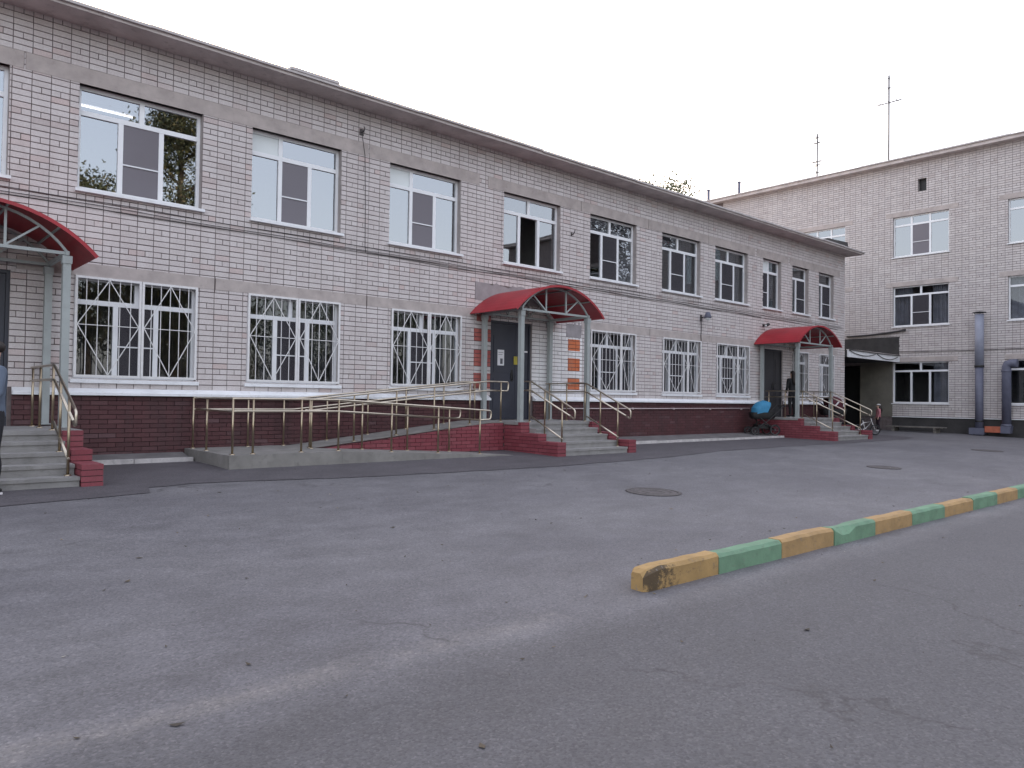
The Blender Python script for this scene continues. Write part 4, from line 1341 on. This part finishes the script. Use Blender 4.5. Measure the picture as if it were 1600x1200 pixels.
for (ci, fi, a, b, c, d) in winB:
    if ci >= 4: gl = dict()
    sp = dict(lower_split=[0.33, 0.66], upper_split=[0.5] if fi < 2 else [0.33, 0.66], screen='b1' if fi > 0 else None)
    cu = ((0.0, 0.32), (0.68, 1.0)) if fi == 1 else (((0.7, 0.95),) if fi == 0 else ())
    if ci == 2 and fi == 1: cu = ((0.0, 1.0),)
    window(B, PBl, (a, b, c, d), 0.10, transom=0.40, glass='glass' if fi == 2 else 'glass_low', curt=cu, cloth='curtain_pale', sill_h=0.05, sill_out=0.05, **sp)

# passage between the two buildings: canopy slab, white fascia, dark recess
pc = thing('passage_canopy', 'flat canopy with white fascia bridging the gap between the two buildings', 'canopy', (29.97, -0.12, 2.86))
m = MB(); m.box(0.0, 4.98, 0.03, 3.3, 0.02, 0.16); m.build('roof_slab', M['roofing'], pc)
m = MB(); m.box(-0.01, 4.99, -0.03, 0.028, 0.0, 0.28); m.build('fascia', M['sill'], pc)
m = MB(); m.box(-0.012, 4.99, -0.05, 0.06, 0.281, 0.315); m.build('edge_strip', M['soffit'], pc)
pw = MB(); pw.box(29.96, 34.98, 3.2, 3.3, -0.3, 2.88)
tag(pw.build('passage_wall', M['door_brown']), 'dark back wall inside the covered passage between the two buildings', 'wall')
def hang_cable(label, pts_, rad=0.014, group=None):
    m = MB(); m.tube(pts_, rad, 6)
    return tag(m.build('hanging_cable', M['cable']), label, 'cable', group)
def sagp(a, b, s, n=10):
    a, b = Vector(a), Vector(b)
    return [tuple(a.lerp(b, i / n) - Vector((0, 0, s * 4 * (i / n) * (1 - i / n)))) for i in range(n + 1)]
hang_cable('black cable looping low over the left half of the white fascia', sagp((30.0, -0.17, 3.13), (32.4, -0.17, 3.08), 0.14))
hang_cable('black cable looping low over the right half of the white fascia', sagp((32.6, -0.17, 3.10), (34.7, -0.17, 3.08), 0.17))
hang_cable('black cable lying along the top of the white fascia', sagp((29.96, -0.18, 3.16), (34.9, -0.18, 3.15), 0.02), 0.02)
hang_cable('black cable bundle crossing the far brick wall over the dark felt', sagp((34.94, 2.2, 4.12), (34.94, -0.4, 4.28), 0.05) , 0.045)
hang_cable('thin black cable running along the far brick building between ground and second floor windows', sagp((34.97, -0.1, 3.32), (34.97, -9.5, 3.36), 0.05, 16), 0.012)

# ventilation ducts in front of the far building
dx = 34.62
d = thing('ventilation_duct', 'grey ventilation duct with two upright pipes and an orange link at the far building', 'duct', (dx, -3.38, -0.28))
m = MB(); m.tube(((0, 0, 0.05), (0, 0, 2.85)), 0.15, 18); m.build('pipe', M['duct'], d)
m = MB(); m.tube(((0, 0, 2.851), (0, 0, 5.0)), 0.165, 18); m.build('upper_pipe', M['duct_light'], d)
m = MB(); m.lathe(((0.172, 2.83), (0.18, 2.85), (0.18, 2.89), (0.172, 2.91)), 18); m.lathe(((0.155, 0.60), (0.165, 0.62), (0.165, 0.65), (0.155, 0.67)), 18); m.build('collar', M['black'], d)
m = MB(); m.lathe(((0.001, 5.12), (0.25, 5.08), (0.24, 5.05), (0.001, 5.06)), 20)
for k in range(3):
    a = 2.1 * k; m.tube(((0.15 * math.cos(a), 0.15 * math.sin(a), 4.95), (0.18 * math.cos(a), 0.18 * math.sin(a), 5.07)), 0.008, 5)
m.build('rain_cap', M['black'], d)
m = MB(); m.box(-0.2, 0.2, -0.22, 0.32, 0.10, 0.36); m.box(-0.15, -0.1, 0.2, 0.26, 0.0, 0.1); m.box(-0.15, -0.1, -0.18, -0.12, 0.0, 0.1); m.build('base_box', M['duct'], d)
m = MB(); m.box(-0.13, 0.13, -0.80, -0.23, 0.20, 0.44); m.build('orange_link', M['duct_orange'], d)
m = MB(); m.tube(((0, -0.96, 0.48), (0, -0.96, 2.80), (0, -1.0, 2.93), (0.0, -1.12, 2.96), (0, -1.34, 2.96)), 0.165, 18); m.build('second_pipe', M['duct'], d)
m = MB(); m.lathe(((0.17, 0.46), (0.185, 0.48), (0.185, 0.52), (0.17, 0.54)), 18, (0, -0.96, 0)); m.lathe(((0.17, 2.62), (0.185, 2.64), (0.185, 2.68), (0.17, 2.70)), 18, (0, -0.96, 0)); m.build('collar', M['duct'], d)
m = MB(); m.hexa(((-0.16, -1.12, 0.18), (0.16, -1.12, 0.18), (0.16, -0.79, 0.18), (-0.16, -0.79, 0.18), (-0.16, -1.15, 0.47), (0.16, -1.15, 0.47), (0.16, -0.79, 0.47), (-0.16, -0.79, 0.47))); m.build('elbow', M['duct'], d)

# low board platform before the far building
bn = thing('low_bench', 'low weathered board bench at the foot of the far brick building', 'bench', (34.1, -1.1, -0.27))
for i in range(3):
    m = MB(); x = -0.28 + 0.2 * i; m.box(x, x + 0.185, -1.15, 1.1, 0.30, 0.345); m.build('board', M['grey_wood'], bn)
for y in (-0.85, 0.8):
    m = MB(); m.box(-0.24, 0.28, y - 0.05, y + 0.05, 0.0, 0.299); m.build('leg', M['grey_wood'], bn)

# roof aerials and vent pipes
def aerial(label, x, y, z0, z1, arms):
    r_ = thing('aerial', label, 'aerial', (x, y, z0))
    m = MB(); m.tube(((0, 0, 0), (0, 0, z1 - z0)), 0.045, 8); m.build('mast', M['antenna'], r_)
    for (z, ln, ang, n) in arms:
        m = MB()
        dx_, dy_ = math.cos(ang), math.sin(ang)
        m.tube(((-dx_ * ln / 2, -dy_ * ln / 2, z), (dx_ * ln / 2, dy_ * ln / 2, z)), 0.03, 6)
        for k in range(n):
            t_ = (-0.5 + (k + 0.5) / n) * ln
            m.tube(((dx_ * t_ - dy_ * 0.14, dy_ * t_ + dx_ * 0.14, z + 0.02), (dx_ * t_ + dy_ * 0.14, dy_ * t_ - dx_ * 0.14, z + 0.02)), 0.02, 5)
        m.build('crossarm', M['antenna'], r_)
aerial('tall thin aerial mast with one crossarm on the far roof', 40.0, 2.38, 11.8, 17.97, [(4.75, 1.25, R(90), 3), (6.0, 0.16, R(0), 1), (5.5, 0.2, R(60), 1)])
aerial('shorter aerial mast with several small crossarms on the far roof', 40.0, 6.2, 11.8, 15.9, [(3.9, 0.32, R(70), 2), (3.6, 0.36, R(100), 2), (2.55, 0.6, R(90), 3), (2.35, 0.4, R(60), 2), (1.95, 0.3, R(90), 1)])
for (y, z1, lab) in ((11.05, 14.26, 'grey vent pipe standing on the far roof, nearer the aerials'), (13.2, 14.2, 'grey vent pipe at the end of the far roof, beside the treetop')):
    r_ = thing('vent_pipe', lab, 'pipe', (40.0, y, 11.8), 0, 'vent pipes on the far roof')
    m = MB(); m.tube(((0, 0, 0), (0, 0, z1 - 11.8)), 0.09, 12); m.build('pipe', M['duct'], r_)
    m = MB(); m.lathe(((0.10, z1 - 11.86), (0.11, z1 - 11.84), (0.11, z1 - 11.8), (0.001, z1 - 11.78)), 12); m.build('collar', M['duct'], r_)

# ------------------------------------------------------------------ trees
def tree(label, loc, h, crown_r, crown_z0, seed, leaf, nleaf=2600, lsize=0.26, group=None):
    rr = random.Random(seed)
    root = thing('tree', label, 'tree', loc, 0, group)
    m = MB()
    n = 9
    trunk = []
    ox = oy = 0.0
    for i in range(n):
        t_ = i / (n - 1)
        ox += rr.uniform(-0.12, 0.12); oy += rr.uniform(-0.12, 0.12)
        trunk.append((ox, oy, h * 0.95 * t_))
    r0 = 0.018 * h
    m.tube(trunk, [r0 * (1 - 0.93 * i / (n - 1)) + 0.01 for i in range(n)], 9)
    tips = []
    for k in range(22 if h < 20.5 else 60):
        t_ = rr.uniform(crown_z0 / h, 0.95)
        f = t_ * (n - 1); i = min(n - 2, int(f)); fr = f - i
        b = Vector(trunk[i]).lerp(Vector(trunk[i + 1]), fr)
        a = rr.uniform(0, 2 * math.pi)
        u = (b.z - crown_z0) / max(0.1, h - crown_z0)
        ln = crown_r * (0.35 + 0.75 * math.sin(math.pi * min(1, 0.18 + 0.8 * u))) * rr.uniform(0.6, 1.0)
        e = b + Vector((math.cos(a) * ln, math.sin(a) * ln, ln * rr.uniform(0.15, 0.7)))
        mid = b.lerp(e, 0.5) + Vector((0, 0, ln * 0.08))
        rb = r0 * (1 - 0.85 * t_) * 0.5 + 0.012
        m.tube((b, mid, e), (rb, rb * 0.6, 0.008), 5)
        tips += [e, mid.lerp(e, 0.4), mid]
    m.build('trunk', M['bark'], root)
    c = MB()
    tips.append(Vector(trunk[-1])); tips.append(Vector(trunk[-2]))
    for k in range(nleaf):
        tip = rr.choice(tips)
        sp = crown_r * 0.34
        p = tip + Vector((rr.gauss(0, sp * 0.55), rr.gauss(0, sp * 0.55), rr.gauss(-0.1, sp * 0.6)))
        if p.z > h * 1.02 or p.z < crown_z0 * 0.75: continue
        s = lsize * rr.uniform(0.6, 1.3)
        d1 = Vector((rr.uniform(-1, 1), rr.uniform(-1, 1), rr.uniform(-1, 1))).normalized()
        d2 = d1.cross(Vector((rr.uniform(-1, 1), rr.uniform(-1, 1), rr.uniform(-1, 1)))).normalized()
        c.face((p - d1 * s * 0.5, p + d2 * s * 0.3, p + d1 * s * 0.55, p - d2 * s * 0.3), 0, rr.random())
    c.build('crown', leaf, root)
    return root
TG = 'trees mirrored in the window panes'
tl = [
    (10.6, -35.5, 15.5, 1.9, 5.0, 1, 'leaf', 'slender birch with gaps in its crown mirrored in the near upper left window'),
    (15.4, -35.0, 25.0, 3.1, 3.0, 2, 'leaf', 'tall yellowing birch mirrored in the right half of the near upper window'),
    (13.4, -38.0, 9.5, 3.0, 1.5, 3, 'leaf', 'bushy low tree mirrored in the nearest barred window'),
    (19.8, -37.0, 8.8, 3.2, 1.2, 4, 'leaf_dark', 'dark bushy tree mirrored in the second barred window'),
    (25.0, -38.0, 9.5, 3.4, 1.2, 5, 'leaf_dark', 'dark rounded tree behind the yard mirrored between the second and third barred windows'),
    (30.5, -39.0, 10.0, 3.5, 1.3, 6, 'leaf_dark', 'broad dark tree mirrored in the third barred window'),
    (37.0, -40.0, 10.5, 3.6, 1.5, 7, 'leaf_dark', 'dark tree mirrored beside the middle entrance'),
    (7.5, -37.5, 9.0, 2.8, 1.4, 8, 'leaf', 'low yellowing tree mirrored at the edge of the nearest barred window')]
for (x, y, h, cr, cz, sd_, lf, lab) in tl:
    tree(lab, (x, y, gz(y) - 0.05), h, cr, cz, sd_, M[lf], 8000 if h < 20 else 34000, 0.20, TG)
tree('treetop showing over the long wing roof beside the far building', (51.6, 25.0, -0.2), 20.3, 3.0, 11.0, 31, M['leaf_dark'], 6000, 0.26)

# ------------------------------------------------------------------ prams, bicycle, people
def wheel(m_t, m_r, c, r, w, ax=(0, 1, 0), tyre='rubber', parent=None):
    """tyre ring and spoked rim as a part with two sub-parts"""
    h = bpy.data.objects.new('wheel', None); COL.objects.link(h); h.parent = parent; h.location = c
    a = Vector(ax).normalized()
    s = Vector((0, 0, 1)).cross(a).normalized(); t = Vector((0, 0, 1))
    n = 22
    ring = [tuple((s * math.cos(2 * math.pi * i / n) + t * math.sin(2 * math.pi * i / n)) * (r - w / 2)) for i in range(n + 1)]
    m = MB(); m.tube(ring, w / 2, 7, cap=False); m.build('tyre', M[tyre], h)
    m = MB()
    ring2 = [tuple((s * math.cos(2 * math.pi * i / n) + t * math.sin(2 * math.pi * i / n)) * (r - w * 1.05)) for i in range(n + 1)]
    m.tube(ring2, 0.008, 5, cap=False)
    for k in range(6):
        an = 2 * math.pi * k / 6
        e = (s * math.cos(an) + t * math.sin(an)) * (r - w * 1.05)
        m.tube((tuple(-a * 0.0), tuple(e)), 0.005, 4)
    m.tube((tuple(-a * 0.03), tuple(a * 0.03)), 0.022, 8)
    m.build('rim', M['antenna'], h)
    return h

def pram(label, loc, rz_, cloth, stripes=False, s=1.0):
    r_ = thing('pram', label, 'pram', loc, rz_)
    r_.scale = (s, s, s)
    for (x, y, rad) in ((-0.36, -0.26, 0.15), (-0.36, 0.26, 0.15), (0.34, -0.28, 0.19), (0.34, 0.28, 0.19)):
        wheel(None, None, (x, y, rad), rad, 0.045, parent=r_)
    m = MB()
    for y in (-0.25, 0.25):
        m.tube(((-0.36, y, 0.15), (-0.05, y, 0.42), (0.34, y, 0.19)), 0.016, 7)
        m.tube(((-0.36, y, 0.15), (0.20, y, 0.58), (0.62, y, 0.95), (0.74, y, 1.00)), 0.016, 7)
        m.tube(((0.34, y, 0.19), (-0.18, y, 0.60)), 0.016, 7)
    m.tube(((-0.36, -0.25, 0.15), (-0.36, 0.25, 0.15)), 0.014, 7); m.tube(((0.34, -0.27, 0.19), (0.34, 0.27, 0.19)), 0.014, 7)
    m.build('chassis', M['black'], r_)
    m = MB(); m.tube(((0.74, -0.25, 1.00), (0.78, -0.15, 1.01), (0.78, 0.15, 1.01), (0.74, 0.25, 1.00)), 0.022, 8); m.build('handle', M['black'], r_)
    # carrycot tub (rounded, wider at the top)
    m = MB()
    prof = [(0.58, 0.84), (0.63, 0.95), (0.70, 1.0), (0.80, 1.02)]
    n = 20; rings = []
    for (z, k) in prof:
        ring = []
        for i in range(n):
            a = 2 * math.pi * i / n
            cx, sy = math.cos(a), math.sin(a)
            ring.append((0.02 + 0.44 * k * math.copysign(abs(cx) ** 0.6, cx), 0.23 * k * math.copysign(abs(sy) ** 0.6, sy), z - 0.02))
        rings.append(ring)
    for r0, r1 in zip(rings, rings[1:]):
        for i in range(n):
            j = (i + 1) % n
            m.face((r0[i], r0[j], r1[j], r1[i]), smooth=True)
    m.face(list(reversed(rings[0])))
    m.build('carrycot', M['black'], r_)
    # folding hood: fan of arches with a little sag between the ribs
    m = MB(); na = 9; prev = None
    for i in range(na):
        ang = R(-10) + R(132) * i / (na - 1)
        k = 1.0 if i % 2 == 0 else 0.965
        arch = []
        for j in range(13):
            b = math.pi * j / 12
            rad = 0.41 * k
            z = math.sin(b) ** 0.5
            arch.append((0.06 + rad * 1.02 * math.cos(ang) * (0.25 + 0.75 * z) * -1.0, 0.25 * math.cos(b), 0.77 + rad * math.sin(ang) * z + 0.01))
        if prev:
            for j in range(12):
                m.face((prev[j], prev[j + 1], arch[j + 1], arch[j]), smooth=True)
        prev = arch
    hood = m.build('hood', cloth, r_)
    m = MB()
    m.tube([(p[0], p[1] * 1.01, p[2]) for p in prev], 0.014, 6); m.build('hood_rim', M['black'], hood)
    if stripes:
        m = MB()
        for (x0, z0, x1, z1) in ((-0.20, 1.0, -0.19, 0.84), (-0.02, 1.0, 0.12, 0.86)):
            for sy in (-0.252, 0.252):
                m.bar((x0, sy, z0), (x1, sy, z1), 0.045, 0.012, upv=(0, 1, 0))
        m.build('stripe', M['white_fabric'], hood)
    m = MB(); m.box(-0.22, 0.26, -0.2, 0.2, 0.24, 0.36); m.build('basket', M['black'], r_)
    return r_
pram('blue-hooded pram parked against the plinth left of the farthest steps', (22.62, -0.62, -0.09), R(-32), M['blue_cloth'], False, 0.97)
pram('dark red pram with white stripes behind the farthest steps', (27.75, -0.60, -0.09), R(150), M['red_cloth'], True, 1.15)

# small child's bicycle leaning by the end of the farthest steps
bk = thing('child_bicycle', "child's black and white bicycle standing beyond the farthest steps", 'bicycle', (28.35, -1.55, gz(-1.55) + 0.012), R(-40))
for x in (-0.33, 0.33): wheel(None, None, (x, 0, 0.2), 0.2, 0.045, parent=bk)
m = MB()
m.tube(((-0.33, 0, 0.2), (-0.05, 0, 0.22), (0.2, 0, 0.5), (-0.12, 0, 0.46), (-0.33, 0, 0.2)), 0.017, 7)
m.tube(((-0.05, 0, 0.22), (-0.14, 0, 0.56)), 0.016, 7); m.tube(((0.33, 0, 0.2), (0.2, 0, 0.5), (0.17, 0, 0.64)), 0.016, 7)
m.build('frame', M['white_fabric'], bk)
m = MB(); m.tube(((0.13, -0.22, 0.68), (0.17, -0.05, 0.64), (0.17, 0.05, 0.64), (0.13, 0.22, 0.68)), 0.014, 7); m.build('handlebar', M['black'], bk)
m = MB(); m.ellipsoid((-0.16, 0, 0.58), 0.11, 0.055, 0.03); m.build('saddle', M['black'], bk)
m = MB(); m.tube(((-0.05, -0.10, 0.14), (-0.05, -0.05, 0.22), (-0.05, 0.05, 0.22), (-0.05, 0.1, 0.3)), 0.01, 6); m.box(-0.09, -0.01, -0.15, -0.08, 0.125, 0.145); m.box(-0.09, -0.01, 0.08, 0.15, 0.29, 0.31); m.build('pedals', M['black'], bk)

def skin_mesh(name, chains, mat, parent, sub=2):
    """one continuous surface grown round a skeleton: chains of (key, point, rx, ry) sharing keys"""
    me = bpy.data.meshes.new(name)
    idx = {}; verts = []; rad = []; edges = []
    for ch in chains:
        prev = None
        for (key, p, rx, ry) in ch:
            if key not in idx:
                idx[key] = len(verts); verts.append(p); rad.append((rx, ry))
            if prev is not None: edges.append((idx[prev], idx[key]))
            prev = key
    me.from_pydata(verts, edges, [])
    o = bpy.data.objects.new(name, me); COL.objects.link(o)
    if parent: o.parent = parent
    sk = o.modifiers.new('skin', 'SKIN'); sk.use_smooth_shade = True
    if not me.skin_vertices: me.attributes.new  # layer made with the modifier
    lay = me.skin_vertices[0] if len(me.skin_vertices) else None
    if lay is None:
        bpy.context.view_layer.objects.active = o
        bpy.ops.mesh.customdata_skin_add()
        lay = me.skin_vertices[0]
    for i, (a, b) in enumerate(rad):
        lay.data[i].radius = (a, b); lay.data[i].use_root = (i == 0)
    ss = o.modifiers.new('sub', 'SUBSURF'); ss.levels = sub; ss.render_levels = sub
    me.materials.append(mat)
    return o

def person(label, loc, rz_, H, top, bottom, shoe, hair, long_hair=False, hat=None, stride=0.0, arm_fwd=0.0, lean=0.0, sleeves=True):
    r_ = thing('person', label, 'person', loc, rz_)
    s = H / 1.75
    P = lambda x, y, z: (x * s, (y + lean * max(0.0, z - 0.9)) * s, z * s)
    def arm(sd, k):
        return [('ch', P(0, 0, 1.36), .15 * s * k, .10 * s * k), ('sh%d' % sd, P(sd * 0.185, 0, 1.42), .062 * s * k, .062 * s * k), ('el%d' % sd, P(sd * 0.25, 0.02 - arm_fwd * 0.05, 1.13), .045 * s * k, .045 * s * k),
                ('wr%d' % sd, P(sd * 0.265, -0.06 - arm_fwd * 0.2, 0.90 + arm_fwd * 0.12), .030 * s * k, .030 * s * k)]
    def leg(sd, k, foot=True):
        st = stride * sd
        ch = [('pe', P(0, 0, 0.97), .12 * s * k, .098 * s * k), ('hp%d' % sd, P(sd * 0.09, 0, 0.86), .085 * s * k, .09 * s * k), ('kn%d' % sd, P(sd * 0.10, -st * 0.6 - 0.02, 0.48), .058 * s * k, .062 * s * k),
              ('ca%d' % sd, P(sd * 0.10, -st * 0.8 + 0.015, 0.33), .053 * s * k, .056 * s * k), ('an%d' % sd, P(sd * 0.10, -st, 0.09), .037 * s * k, .042 * s * k)]
        return ch
    body = [[('pe', P(0, 0, 0.95), .085 * s, .065 * s), ('wa', P(0, 0, 1.10), .085 * s, .062 * s), ('ch', P(0, 0, 1.36), .10 * s, .065 * s), ('nk', P(0, 0.0, 1.50), .052 * s, .052 * s), ('jw', P(0, -0.012, 1.585), .062 * s, .072 * s), ('hd', P(0, -0.005, 1.67), .072 * s, .088 * s), ('tp', P(0, 0.0, 1.725), .05 * s, .06 * s)]]
    body += [arm(-1, 0.72), arm(1, 0.72), leg(-1, 0.7), leg(1, 0.7)]
    b = skin_mesh('body', body, M['skin'], r_)
    # hands: palm and five unequal, bent fingers
    for sd in (-1, 1):
        wx, wy, wz = P(sd * 0.265, -0.06 - arm_fwd * 0.2, 0.90 + arm_fwd * 0.12)
        m = MB()
        m.tube(((wx, wy, wz + 0.02 * s), (wx, wy - 0.008 * s, wz - 0.04 * s), (wx - sd * 0.004 * s, wy - 0.014 * s, wz - 0.085 * s)), (0.026 * s, 0.036 * s, 0.034 * s), 8)
        for i, ln in enumerate((0.068, 0.078, 0.072, 0.056)):
            fy = wy - 0.040 * s + i * 0.0195 * s
            m.tube(((wx, fy, wz - 0.08 * s), (wx - sd * 0.006 * s, fy, wz - (0.08 + ln * 0.55) * s), (wx - sd * 0.024 * s, fy, wz - (0.08 + ln) * s)), (0.0095 * s, 0.0088 * s, 0.007 * s), 6)
        m.tube(((wx, wy - 0.03 * s, wz - 0.03 * s), (wx - sd * 0.01 * s, wy - 0.058 * s, wz - 0.06 * s), (wx - sd * 0.02 * s, wy - 0.062 * s, wz - 0.095 * s)), (0.012 * s, 0.011 * s, 0.008 * s), 6)
        m.build('hand', M['skin'], r_)
    m = MB()   # face: eyes, nose, mouth, ears
    for sd in (-1, 1):
        m.ellipsoid(P(sd * 0.031, -0.088, 1.655), 0.011 * s, 0.008 * s, 0.008 * s, 1, 8, 5)
        m.ellipsoid(P(sd * 0.073, 0.0, 1.64), 0.010 * s, 0.02 * s, 0.03 * s, 0, 8, 5)
    m.ellipsoid(P(0, -0.096, 1.62), 0.013 * s, 0.018 * s, 0.024 * s, 0, 8, 5)
    m.ellipsoid(P(0, -0.084, 1.575), 0.024 * s, 0.008 * s, 0.007 * s, 2, 8, 5)
    m.build('face', [M['skin'], M['hair'], M['pink']], r_)
    tor = [[('hem', P(0, 0, 0.84), .172 * s, .142 * s), ('pe', P(0, 0, 0.95), .160 * s, .130 * s), ('wa', P(0, 0, 1.12), .145 * s, .112 * s), ('ch', P(0, 0, 1.36), .165 * s, .118 * s), ('nk', P(0, 0, 1.485), .075 * s, .07 * s)]]
    k = 1.18
    for sd in (-1, 1):
        a = arm(sd, k)
        tor.append(a if sleeves else a[:2] + [(a[2][0], P(sd * 0.235, 0.015, 1.20), .058 * s, .058 * s)])
    skin_mesh('jacket', tor, top, r_)
    skin_mesh('trousers', [[('belt', P(0, 0, 1.06), .118 * s, .095 * s), ('pe', P(0, 0, 0.97), .132 * s, .108 * s)], leg(-1, 1.1), leg(1, 1.1)], bottom, r_)
    for sd in (-1, 1):
        m = MB()
        fy = -stride * sd * s
        m.ellipsoid((sd * 0.10 * s, fy - 0.055 * s, 0.045 * s), 0.046 * s, 0.135 * s, 0.045 * s, 0)
        m.box(sd * 0.10 * s - 0.044 * s, sd * 0.10 * s + 0.044 * s, fy - 0.17 * s, fy + 0.07 * s, 0.0, 0.022 * s, 1)
        m.build('shoe', [shoe, M['white_fabric']], r_)
    m = MB()
    m.ellipsoid(P(0, 0.016, 1.69), 0.083 * s, 0.094 * s, 0.078 * s)
    if long_hair:
        m.tube((P(0, 0.055, 1.68), P(0, 0.082, 1.52), P(0, 0.118, 1.34), P(0, 0.125, 1.20)), (0.075 * s, 0.09 * s, 0.085 * s, 0.03 * s), 10)
    m.build('hair', hair, r_)
    if hat:
        m = MB(); m.ellipsoid(P(0, 0.012, 1.725), 0.088 * s, 0.10 * s, 0.062 * s); m.build('hat', hat, r_)
    return r_
person('person in grey-blue top and dark trousers, cut off by the left picture edge', (1.305, -3.22, gz(-3.22) + 0.012), R(-78), 1.76, M['shirt_blue'], M['trousers'], M['black'], M['hair'], arm_fwd=1.2)
person('girl in pink jacket and dark leggings standing before the far bench', (33.0, -0.05, gz(-0.05) + 0.004), R(215), 1.13, M['pink'], M['plum'], M['white_fabric'], M['hair'], long_hair=True, hat=M['white_fabric']).scale = (1.3, 1.3, 1.0)
person('person in black standing by the post on the farthest porch', (24.62, -0.62, 0.492), R(160), 1.60, M['black_coat'], M['black_coat'], M['black'], M['hair'], long_hair=True)

# ------------------------------------------------------------------ grit, dead leaves and scraps on the asphalt
M['dead_leaf'] = leaf_mat('dead_leaf', ((0.0, (0.035, 0.026, 0.018, 1)), (0.6, (0.07, 0.05, 0.03, 1)), (0.8, (0.16, 0.11, 0.06, 1)), (1.0, (0.30, 0.28, 0.26, 1))))
lit = MB(); rr = random.Random(77)
for k in range(300):
    y = -12.9 + 9.6 * rr.random() ** 1.1
    x = rr.uniform(-0.5, 17.0)
    sz = rr.uniform(0.006, 0.02) if rr.random() < 0.8 else rr.uniform(0.02, 0.038)
    a = rr.uniform(0, 6.28); z = gz(y) + 0.004
    ca, sa = math.cos(a) * sz, math.sin(a) * sz
    h1, h2 = rr.uniform(0.002, 0.012), rr.uniform(0.0, 0.008)
    c = rr.random()
    lit.face(((x - ca, y - sa, z + h2), (x + sa * 0.5, y - ca * 0.5, z), (x + ca, y + sa, z + h1), (x - sa * 0.5, y + ca * 0.5, z)), 0, c)
tag(lit.build('litter', M['dead_leaf']), 'scattered dead leaves and grit on the asphalt', 'litter', kind='stuff')
